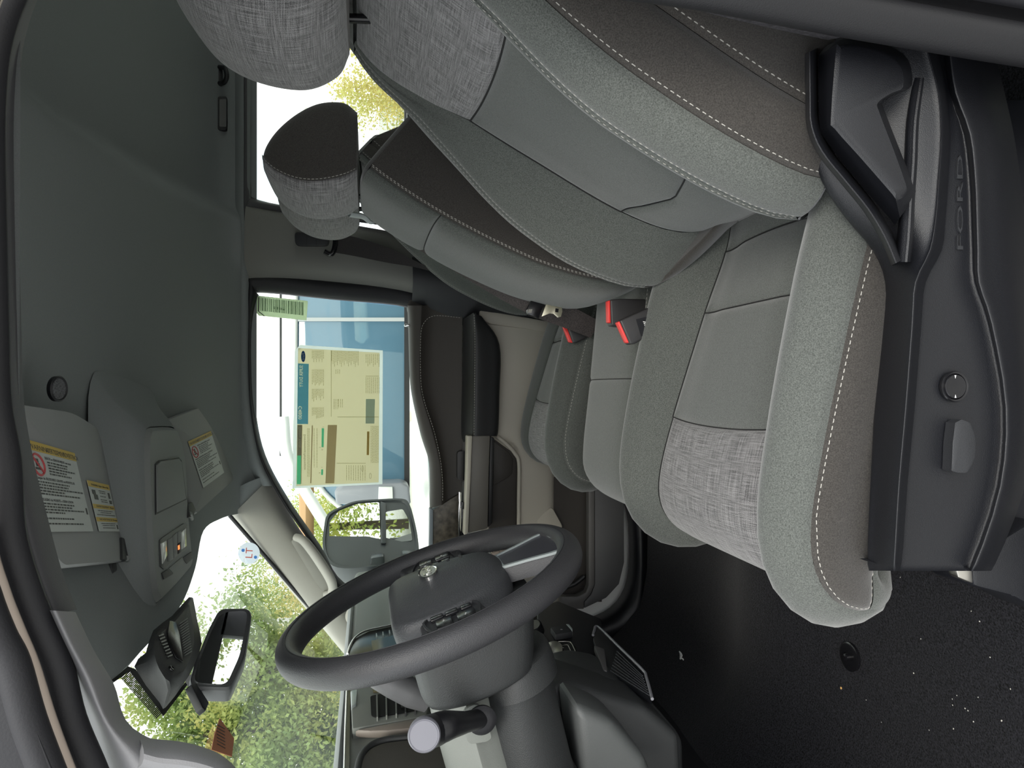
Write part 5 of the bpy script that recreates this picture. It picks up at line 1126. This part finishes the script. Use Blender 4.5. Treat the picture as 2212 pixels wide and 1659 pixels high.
M_tag = mat('rust paper', (.36, .13, .06), .7)
prism('tag_sheet', TQ, WSN*.0008, M_tag, ct)
for k in range(7):
    a, b = (478+k*.2, 1568+k*7)
    prism('ruled_line', [ws(a-10, b-4, .0072), ws(a+8, b+6, .0072), ws(a+7.4, b+7.2, .0072), ws(a-10.6, b-2.8, .0072)], WSN*.0002, M_ink, ct)

# coat hook and rear lamp on the far roof rail
ch = empty('coat_hook', tuple(pw(482, 165, .03)), 'small dark coat hook on the roof rail above the rear window', 'hook')
tube('hook_arm', [pw(474, 145, .03), pw(486, 148, .05), pw(490, 165, .055), pw(484, 178, .045), pw(474, 180, .03)], .006, M_plas, ch)
prism('hook_base', round_poly([pw(a, b, .028) for a, b in ((470, 140), (480, 140), (480, 185), (470, 185))], .006), (0, .01, 0), M_plas, ch, bevel=.002)
rl = empty('rail_lamp', tuple(pw(480, 245, .03)), 'dark rectangular lamp set in the roof rail beside the coat hook', 'lamp')
prism('lamp_frame', round_poly([pw(a, b, .03) for a, b in ((470, 208), (490, 208), (490, 281), (470, 281))], .006), (0, .012, 0), M_plas, rl, bevel=.002)
prism('lamp_cover', round_poly([pw(a, b, .032) for a, b in ((474, 214), (489, 214), (489, 274), (474, 274))], .004), (0, .003, 0), M_gloss, rl)
# floor clip and crumbs
def on_floor(px, py):
    z = .80
    for _ in range(8): p = atz(px, py, z); z = fl(float(p[0]), float(p[1]))[2]
    return atz(px, py, z)
fcp = on_floor(1840, 1418)+A(0, 0, .004)
fcl = empty('carpet_fastener', tuple(fcp), 'round black plastic carpet fastener on the floor', 'fastener')
lathe('fastener_disc', [(.024, -.003), (.0245, .002), (.021, .0032), (.010, .0022), (.0001, .002)], fcp, (0, 0, 1), M_gloss, fcl, seg=32)
lathe('fastener_post', [(.006, .0), (.006, .009), (.004, .0105), (.0001, .0105)], fcp, (0, 0, 1), M_gloss, fcl, seg=18)
M_crumb = mat('pale crumb', (.55, .53, .48), .8); M_crumb2 = mat('amber crumb', (.62, .36, .12), .8)
def crumb(px, py, r, mm, lab, grp):
    p = on_floor(px, py)+A(0, 0, r*.9)
    bm = bmesh.new(); bmesh.ops.create_icosphere(bm, subdivisions=1, radius=r)
    for v in bm.verts: v.co = Vector(p)+Vector((v.co.x*random.uniform(.5, 1.5), v.co.y*random.uniform(.5, 1.3), v.co.z*random.uniform(.4, .9)))
    return mkbm('crumb', bm, mm, smooth=False, label=lab, cat='crumb', group=grp)
crumb(1866, 1604, .0034, M_crumb2, 'amber crumb on the carpet, lower of the two amber ones', 'crumbs on the carpet')
crumb(1819, 1486, .0022, M_crumb2, 'amber crumb on the carpet below the round fastener', 'crumbs on the carpet')
for px, py in ((1946, 1247), (2117, 1342), (2099, 1320), (1822, 1351), (1872, 1512), (1975, 1454), (2058, 1510), (2068, 1502), (2114, 1506), (2086, 1530), (2092, 1535), (2059, 1523), (2165, 1557), (2061, 1574), (2104, 1559), (2008, 1577), (1905, 1560), (2140, 1420), (2184, 1488), (1990, 1380)):
    crumb(px, py, random.uniform(.0008, .0013), M_crumb, 'tiny pale crumb scattered on the black carpet', 'crumbs on the carpet')
lp = on_floor(1481, 1430)
tube('lint_thread', [lp+A(*q) for q in ((0, 0, .002), (.008, .004, .007), (.004, .012, .009), (.014, .008, .006), (.02, .018, .008), (.012, .022, .004), (.002, .018, .006))], .0016, mat('white lint', (.8, .8, .8), .9), seg=6, label='scrap of white lint on the carpet', cat='lint')

# ------------------------------------------------------------------ papers on the passenger window
PWi = PWN if PWN[1] < 0 else -PWN
PWU = A(0, -.105, .44); PWU /= np.linalg.norm(PWU); PWR = A(-1, 0, 0)
def pq(pts, o): return [pw(a, b, o) for a, b in pts]
ps = empty('price_sheet', tuple(pw(730, 900, .003)), 'large cream price sheet with blue heading taped to the passenger window', 'price sheet')
P_cream = paper('cream paper', (.80, .77, .61)); P_tape = paper('clear tape', (.86, .90, .88)); P_blue = paper('blue band', (.34, .66, .85)); P_brown = paper('brown band', (.68, .62, .48))
P_box = paper('pale box', (.95, .90, .62)); P_green = paper('green bar', (.34, .85, .68)); P_grey = paper('grey header', (.45, .45, .40)); P_ink = paper('faint ink', (.48, .46, .28)); P_gbl = paper('grey blue box', (.60, .68, .66)); P_or = paper('amber barcode', (.60, .50, .25))
def sheet(nm, pts, o, m_, th=.0003): return prism(nm, pq(pts, o), PWi*th, m_, ps)
for q_ in ([(637, 757), (648, 745), (650, 752.5), (644, 757), (640, 1050), (632, 1055)], [(648, 745), (827, 757), (820, 762), (650, 752.5)], [(827, 757), (826, 1046), (818, 1042), (820, 762)], [(826, 1046), (632, 1055), (640, 1050), (818, 1042)]): sheet('tape_margin', q_, .002, P_tape)
sheet('paper_sheet', [(644, 752), (820, 762), (818, 1042), (640, 1050)], .0026, P_cream)
band = sheet('heading_band', [(643.5, 785), (667, 786), (665.5, 916), (642, 916)], .0031, P_blue)
sheet('header_grey', [(642.5, 918), (651.5, 918), (650.5, 984), (642, 984)], .0031, P_grey)
sheet('header_green', [(642, 984), (650.5, 984), (649.5, 1046), (641, 1046)], .0031, P_green)
sheet('brown_panel', [(708, 918), (728, 918), (722, 1044), (703, 1044)], .0031, P_brown)
sheet('panel_divider', [(673.5, 919), (676, 919), (672.5, 1044), (670, 1044)], .0031, P_brown)
sheet('panel_divider', [(651.5, 918), (653, 918), (651, 1045), (649.5, 1045)], .0031, P_brown)
sheet('rating_bar', [(695, 925), (700, 925), (699, 966), (694.5, 966)], .0041, P_green)
sheet('rating_bar', [(694, 1014), (698, 1014), (697.5, 1026), (693.5, 1026)], .0041, P_green)
sheet('note_box', [(790.5, 862), (810, 862), (808.5, 915), (789.5, 915)], .0031, P_gbl)
sheet('amber_barcode', [(793, 932), (798, 932), (797, 983), (792, 983)], .0031, P_or)
sheet('pale_code', [(728, 1010), (744, 1010), (743, 1034), (726, 1034)], .0031, P_gbl) if False else None
lg = pw(655, 770, .0034)
prism('oval_logo', [lg+PWR*.0155*math.cos(t)+PWU*.0058*math.sin(t) for t in np.linspace(0, 2*math.pi, 31)[:-1]], PWi*.0003, paper('logo blue', (.08, .20, .42)), ps)
def ptext(s, px, py, h, m_, o=.0042, sx=1.0, nm='print_word'): text(nm, s, pw(px, py, o), PWR, PWU, h, m_, ps, depth=.0002, sx=sx)
P_white = paper('white print', (.85, .85, .75))
text('logo_script', 'Ford', pw(657.5, 770, .0040), PWR, PWU, .0095, P_white, ps, depth=.0002, align='CENTER')
def punch(band, words):
    # white lettering: the heading band is open where the paper shows through
    for s_, px, py, h, sx in words:
        t_ = text('punch', s_, pw(px, py, .0031), PWR, PWU, h, P_white, None, depth=.004, sx=sx)
        md = band.modifiers.new('letters', 'BOOLEAN'); md.operation = 'DIFFERENCE'; md.object = t_; md.solver = 'EXACT'
        dg = bpy.context.evaluated_depsgraph_get(); me = bpy.data.meshes.new_from_object(band.evaluated_get(dg))
        band.modifiers.clear(); band.data = me; bpy.data.objects.remove(t_)
        me.materials.clear(); me.materials.append(P_blue)
        for p_ in me.polygons: p_.material_index = 0; p_.use_smooth = False
punch(band, [('SUPER DUTY', 654, 789, .0132, .80), ('C4800', 652, 877, .0140, .98)])
ptext('Environmental Performance', 660, 938, .0085, P_ink, .0042, 1.02)
ptext('Gasoline Vehicle', 649.5, 922, .0085, P_white, .0036)
for px, py, s in ((700, 921, '1'), (698, 970, '8'), (693, 965, '5'), (697, 1008, '1'), (692, 1020, '6')): ptext(s, px, py, .007, P_ink)
V = []; Fs = []
def pl(x, y0, y1, h=1.1, o=.0040):
    r_ = random.Random(int(x*13+y0)); y = y0
    while y < y1:
        e = min(y1, y+r_.uniform(2, 7)); k = len(V)
        V.extend([pw(x, y, o), pw(x+h, y, o), pw(x+h, e, o), pw(x, e, o)]); Fs.append((k, k+1, k+2, k+3)); y = e+.8
for x in range(674, 700, 3): pl(x, 757, 775+(x*7) % 14); pl(x, 798, 826+(x*5) % 9); pl(x, 840, 855+(x*11) % 14); pl(x, 880, 896+(x*3) % 10)
for x in range(716, 776, 3): pl(x, 758, 778+(x*7) % 15)
for x in (725, 729, 733): pl(x, 798, 808); pl(x-4, 862, 884); pl(x+6, 862, 880)
for x in range(790, 820, 4): pl(x, 765, 782+(x*5) % 12); pl(x, 815, 850)
for x in range(801, 818, 3): pl(x, 920, 1000)
for x in (664, 667, 678, 684): pl(x, 925, 1030 if x < 670 else 1010)
for x in range(748, 790, 5): pl(x, 1005, 1038)
for x0, y0, x1, y1 in ((715, 757, 716, 900), (729, 900, 818, 901), (790, 812, 818, 813), (727, 1000, 790, 1001)):
    k = len(V); V.extend(pq([(x0, y0), (x1, y0), (x1, y1), (x0, y1)], .0038)); Fs.append((k, k+1, k+2, k+3))
mk('fine_print', V, Fs, P_ink, ps, smooth=False, kind='stuff')
for x, y in ((783, 1012), (800, 1028)):
    c_ = pw(x, y, .0036); tube('oval_mark', [c_+PWR*.008*math.cos(t)+PWU*.003*math.sin(t) for t in np.linspace(0, 2*math.pi, 17)[:-1]], .0004, P_ink, ps, n=1, closed=True, seg=4)
bs = empty('barcode_sticker', tuple(pw(605, 665, .003)), 'small grey green barcode sticker in the corner of the passenger window', 'sticker')
P_bst = paper('sticker paper', (.70, .78, .62)); P_bar = paper('bar print', (.30, .40, .30))
prism('sticker_sheet', pq([(555, 641), (560, 639), (664, 650), (665, 653), (662, 692), (559, 682), (551, 672), (552, 648)], .002), PWi*.0005, P_bst, bs)
r_ = random.Random(4); x = 561.0
while x < 655:
    w = r_.choice((.8, .8, 1.4, 2.2)); y0 = 643+(x-560)*.105; y1 = 671+(x-560)*.11
    prism('bar', pq([(x, y0), (x+w, y0+.1), (x+w, y1), (x, y1)], .0026), PWi*.0002, P_bar, bs); x += w+r_.choice((.8, 1.2, 1.8))
text('sticker_digits', '6488 0', pw(614.5, 671, .0028)-PWR*.0, PWR if False else A(0, 0, -1)*0+(pw(590, 680, .0028)-pw(616, 684, .0028)), PWR*-1, .0105, P_bar, bs, depth=.0002)
prism('torn_edge', pq([(558, 642), (560, 642), (559.5, 672), (572, 682.5), (570, 683), (557, 672)], .0027), PWi*.0002, M_ink, bs)

# ------------------------------------------------------------------ passenger side mirror outside
om = empty('door_mirror', tuple(at(800, 1200, 2.3)), 'black passenger door mirror with main and convex glass outside the window', 'mirror')
def my(py): return 2.32+(1177-py)/94*.17
def mp(pts, dy=0): return [at(a, b, my(b)+dy) for a, b in pts]
MO = [(697, 1180), (700, 1140), (708, 1112), (737, 1096), (769, 1084), (820, 1080), (868, 1079), (884, 1090), (896, 1130), (903, 1168), (902, 1200), (870, 1215), (782, 1228), (730, 1228), (706, 1212)]
MOn = np.cross(at(900, 1170, my(1170))-at(700, 1170, my(1170)), at(800, 1085, my(1085))-at(700, 1170, my(1170))); MOn /= np.linalg.norm(MOn)
MOn = MOn if MOn[0] > 0 else -MOn
O_ = mp(MO); oc_ = np.mean(O_, 0)
M_mir = mat('mirror shell', (.05, .055, .062), .35, bump=.1, nscale=400)
loft('mirror_shell', [[oc_+(p-oc_)*.6-MOn*.11 for p in O_], [oc_+(p-oc_)*.92-MOn*.08 for p in O_], [p-MOn*.02 for p in O_], [p+MOn*.004 for p in O_], [oc_+(p-oc_)*.95+MOn*.004 for p in O_], [oc_+(p-oc_)*.93-MOn*.002 for p in O_], [oc_+(p-oc_)*.02-MOn*.002 for p in O_]], M_mir, om, n=3, m_=1)
M_ms = mat('mirror silver outside', (.85, .88, .86), .01, 1)
MG = MOn.copy(); MG = A(MG[0]*math.cos(-.14)-MG[1]*math.sin(-.14), MG[0]*math.sin(-.14)+MG[1]*math.cos(-.14), 0); MG /= np.linalg.norm(MG)
def mgl(pts):
    c_ = np.mean(mp(pts), 0)+MOn*.009; return [hit(a, b, c_, MG) for a, b in pts]
prism('main_glass', round_poly(mgl([(711, 1177), (712, 1128), (732, 1104), (771, 1089), (819, 1085), (822, 1174)]), .008), MOn*.001, M_ms, om)
prism('convex_glass', round_poly(mgl([(834, 1174), (833, 1106), (870, 1100), (884, 1125), (891, 1168)]), .008), MOn*.001, M_ms, om)
prism('divider', mp([(822, 1085), (834, 1090), (834, 1176), (823, 1176)], -.004), MOn*.006, M_mir, om, bevel=.002)
for pts in ([(800, 1205), (830, 1200), (835, 1275), (795, 1275)], [(868, 1195), (895, 1195), (900, 1265), (880, 1265)]):
    prism('mirror_arm', ptx(pts, 2.24), (0, .05, .0), M_mir, om, bevel=.008)
tube('mirror_stem', [at(815, 1222, 2.29), at(818, 1262, 2.22), at(822, 1290, 2.165)], .03, M_mir, om, n=3)
tube('mirror_stem', [at(885, 1212, 2.29), at(890, 1245, 2.22), at(896, 1275, 2.165)], .022, M_mir, om, n=3)
# ------------------------------------------------------------------ neighbouring white pickup
nt_ = empty('white_pickup', (0, 4.2, 0), 'white crew cab pickup parked alongside, seen through the passenger window', 'truck')
YN = 3.45
def nb(px, py, y=YN): return at(px, py, y)
M_ng = mat('blue tinted glass', (.10, .19, .27), .03, 0, spec=1.0)
side = [(-2.9, 1.05), (-2.9, .55), (3.2, .55), (3.2, 1.32), (.9, 1.40), (-.9, 1.36), (-1.25, 1.33), (-2.7, 1.28)]
bmn = prism_bm([(x, YN, z) for x, z in side], (0, 1.9, 0), .05, 3); mkbm('body', bmn, M_white, nt_)
zr = nb(612, 800)[2]; zt = nb(640, 800)[2]; zb = nb(872, 800)[2]
print('neigh', zr, zt, zb, nb(960, 960), nb(620, 990), nb(700, 1130))
xf = nb(700, 1130)[0]
cabp = [(nb(620, 985)[0], zr), (1.35, zr+.02), (1.55, zb-.05), (xf-.55, zb-.12), (xf, nb(700, 1130)[2])]
mkbm('cab_roof', prism_bm([(cabp[0][0], YN+.12, zr-.02), (1.35, YN+.12, zr-.02), (1.38, YN+.10, zr-.10), (cabp[0][0]-.1, YN+.10, zr-.10)], (0, 1.6, 0), .03, 3), M_white, nt_)
prism('roof_gutter', [nb(604, 580, YN+.1), nb(604, 985, YN+.1), nb(608, 985, YN+.1), nb(608, 580, YN+.1)], (0, .02, 0), M_rub, nt_)
ax0 = nb(618, 985, YN+.08); ax1 = nb(720, 1155, YN+.02)
tube('windshield_pillar', [nb(612, 900, YN+.1), nb(622, 990, YN+.09), nb(665, 1070, YN+.06), nb(725, 1165, YN+.02)], .035, M_white, nt_, flat=.8)
prism('side_window', [nb(640, 560), nb(640, 690), nb(640, 860), nb(652, 960), nb(690, 1045), nb(740, 1100), nb(880, 1140), nb(885, 560)], (0, .02, 0), M_ng, nt_, bevel=.004)
prism('window_pillar', [nb(638, 686, YN-.01), nb(638, 694, YN-.01), nb(880, 694, YN-.01), nb(880, 686, YN-.01)], (0, .03, 0), mat('grey post', (.42, .44, .46), .5), nt_)
tube('window_frame', [nb(640, 560, YN-.005), nb(638, 800, YN-.005), nb(648, 950, YN-.005), nb(690, 1050, YN-.005), nb(745, 1105, YN-.005)], .012, mat('pale frame', (.55, .57, .56), .4), nt_)
for zz, m__ in ((zb+.005, 'belt_seal'),): box(m__, (.2, YN-.004, zz-.02), (3.0, .02, .025), M_rub, nt_)
nm = [nb(a, b, YN-.22) for a, b in ((726, 1090), (722, 1060), (740, 1048), (868, 1043), (884, 1050), (888, 1090))]
prism('mirror_body', nm, (0, .16, 0), mat('mirror grey', (.22, .23, .26), .35), nt_, bevel=.012, seg=3)
prism('mirror_lamp', [nb(a, b, YN-.235) for a, b in ((818, 1052), (848, 1052), (849, 1082), (817, 1082))], (0, .02, 0), mat('lamp clear', (.70, .73, .70), .1), nt_, bevel=.003)
for xx in (-1.9, 1.9):
    lathe('wheel', [(.40, 0), (.41, .08), (.40, .22), (.30, .24), (.26, .20), (.0001, .22)], (xx, YN+.28, .42), (0, -1, 0), M_rub, nt_, seg=32)
    lathe('hub', [(.25, .20), (.24, .235), (.06, .225), (.0001, .24)], (xx, YN+.28, .42), (0, -1, 0), M_steel, nt_, seg=24)
# ------------------------------------------------------------------ ground, fence, pole, trees
mk('ground', [(-90, -60, 0), (90, -60, 0), (90, 120, 0), (-90, 120, 0)], [(0, 1, 2, 3)], mat('asphalt', (.34, .335, .32), .9, noise=.3, nscale=4, bump=.3, bscale=60), kind='structure', label='grey asphalt lot')
def leaf_mat(name, c1, c2, c3):
    M = bpy.data.materials.new(name); M.use_nodes = True; nt = M.node_tree; b = nt.nodes['Principled BSDF']
    oi = nt.nodes.new('ShaderNodeTexCoord'); n = nt.nodes.new('ShaderNodeTexNoise'); n.inputs['Scale'].default_value = .55; n.inputs['Detail'].default_value = 5
    r = nt.nodes.new('ShaderNodeValToRGB'); r.color_ramp.elements[0].position = .33; r.color_ramp.elements[0].color = (*c1, 1); r.color_ramp.elements[1].position = .68; r.color_ramp.elements[1].color = (*c3, 1)
    e = r.color_ramp.elements.new(.5); e.color = (*c2, 1)
    nt.links.new(oi.outputs['Object'], n.inputs['Vector']); nt.links.new(n.outputs['Fac'], r.inputs['Fac'])
    t = nt.nodes.new('ShaderNodeBsdfTranslucent'); mx = nt.nodes.new('ShaderNodeMixShader'); mx.inputs['Fac'].default_value = .45
    nt.links.new(r.outputs['Color'], b.inputs['Base Color']); nt.links.new(r.outputs['Color'], t.inputs['Color']); b.inputs['Roughness'].default_value = .7
    nt.links.new(b.outputs[0], mx.inputs[1]); nt.links.new(t.outputs[0], mx.inputs[2]); nt.links.new(mx.outputs[0], nt.nodes['Material Output'].inputs['Surface'])
    MATS[name] = M; return M
LM = [leaf_mat('olive leaves', (.26, .36, .09), (.44, .50, .14), (.66, .56, .15)), leaf_mat('dull green leaves', (.18, .28, .10), (.32, .41, .13), (.50, .48, .15)), leaf_mat('yellow leaves', (.36, .42, .14), (.52, .50, .18), (.62, .52, .20))]
M_bark = mat('bark', (.07, .055, .04), .9)
def tree(cx, cy, top, rx, rz, lab, lm, n=22000, lsz=.048, seed=0, ry=None):
    g = np.random.default_rng(seed); ry = ry or rx
    t = empty('deciduous_tree', (cx, cy, 0), lab, 'tree', 'trees around the lot')
    nb_ = 46; cz = top-rz
    d = g.normal(size=(nb_, 3)); d /= np.linalg.norm(d, axis=1)[:, None]; B = d*(g.random(nb_)**.45)[:, None]*A(rx, ry, rz)*.82+A(cx, cy, cz)
    br = (.20+.16*g.random(nb_))*rx
    k = g.integers(0, nb_, n); C = B[k]+g.normal(size=(n, 3))*(br[k]*.5)[:, None]*A(1, 1, .8)
    a = g.normal(size=(n, 3)); a /= np.linalg.norm(a, axis=1)[:, None]; b = np.cross(a, g.normal(size=(n, 3))); b /= np.linalg.norm(b, axis=1)[:, None]
    s = lsz*(.6+.8*g.random(n))[:, None]
    V = np.stack([C-a*s, C+b*s*.5, C+a*s, C-b*s*.5], 1).reshape(-1, 3); Fq = np.arange(4*n).reshape(n, 4)
    me = bpy.data.meshes.new('crown'); me.from_pydata(V.tolist(), [], Fq.tolist()); me.materials.append(lm)
    o = bpy.data.objects.new('crown', me); COL.objects.link(o); setparent(o, t); o['kind'] = 'stuff'
    tube('trunk', [(cx, cy, 0), (cx+.1, cy, cz*.5), (cx, cy, cz+rz*.5)], [.22, .17, .06], M_bark, t, seg=8)
    return t
def tree_at(px, py, Y, rx, rz, lab, lm, **k):
    p = at(px, py, Y); return tree(p[0], p[1], p[2], rx, rz, lab, lm, **k)
tree_at(520, 1140, 34, 3.4, 4.5, 'olive tree seen at the top corner of the windshield', LM[0], seed=1)
tree_at(470, 1225, 30, 3.2, 5.0, 'broad olive tree behind the round sticker', LM[0], seed=2)
tree_at(440, 1300, 27, 3.2, 5.5, 'tall green tree just above the interior mirror', LM[1], seed=3)
tree_at(425, 1352, 24, 2.8, 5.5, 'yellowing tree beside the camera housing', LM[2], seed=4)
tree_at(470, 1420, 22, 2.6, 4.6, 'green tree showing under the interior mirror', LM[0], seed=5)
tree_at(585, 1480, 22, 2.2, 3.2, 'low olive tree above the dashboard', LM[0], seed=6)
tree_at(600, 1560, 20, 2.4, 3.0, 'low yellow tree beyond the steering wheel rim', LM[2], seed=7)
tree_at(560, 1650, 17, 2.4, 3.2, 'yellow green bush tree at the near end of the dashboard', LM[0], seed=8)
tree_at(235, 1490, 15, 2.0, 2.4, 'dark green tree top above the camera housing', LM[1], seed=9)
tree_at(300, 1600, 14, 1.7, 2.2, 'dull green tree beside the near windshield pillar', LM[1], seed=10)
tree_at(640, 1085, 30, 2.4, 3.6, 'green tree seen past the far mirror', LM[1], seed=11)
tree_at(612, 1120, 38, 3.6, 4.4, 'olive tree behind the parked pickup', LM[0], seed=12)
tree_at(695, 150, 20, 2.2, 2.6, 'yellow green tree seen through the rear side window', LM[2], seed=13)
for k, (x, y, tp) in enumerate(((32, 9, 10), (36, 15, 11), (40, 3, 10), (30, -5, 9), (44, 21, 12), (29, 5.5, 9), (30, 12.3, 10), (34, 19.5, 11), (28, .5, 9))):
    tree(x, y, tp, 4.5, 4.5, ('leafy tree behind the truck, the closest', 'broad tree behind the pickup', 'tree straight behind the truck', 'tree behind the truck on the driver side', 'far tree behind the pickup', 'tree reflected in the main door mirror glass', 'tree reflected at the edge of the door mirror', 'tall tree far behind the parked pickup', 'tree low behind the back window')[k], LM[k % 2], n=9000, lsz=.11, seed=20+k)
gy = at(662, 1100, 26); fr_ = empty('timber_gantry', (float(gy[0]), 26, 0), 'tall brown timber gantry beam beyond the parked pickup', 'gantry')
tube('beam', [at(662, 900, 26), at(662, 1300, 26)], .32, mat('wood rail', (.42, .26, .14), .8), fr_, n=1, seg=8, flat=.8)
for q_ in (905, 1295): e_ = at(662, q_, 26); tube('post', [(e_[0], 26, 0), tuple(e_)], .2, MATS['wood rail'], fr_, n=1, seg=8)
lpz = empty('lamp_pole', tuple(A(at(545, 1330, 20)[0], 20, 0)), 'pale lamp pole standing in front of the trees', 'pole')
pb = at(760, 1332, 20); pt_ = at(545, 1336, 20)
tube('pole_shaft', [(pb[0], 20, 0), (pb[0], 20, pt_[2])], .07, mat('pale pole', (.55, .56, .54), .6), lpz, n=1)
tube('pole_arm', [(pb[0], 20, pt_[2]-.05), (pb[0]+.25, 20, pt_[2]+.08), (pb[0]+.7, 20, pt_[2])], .05, MATS['pale pole'], lpz)
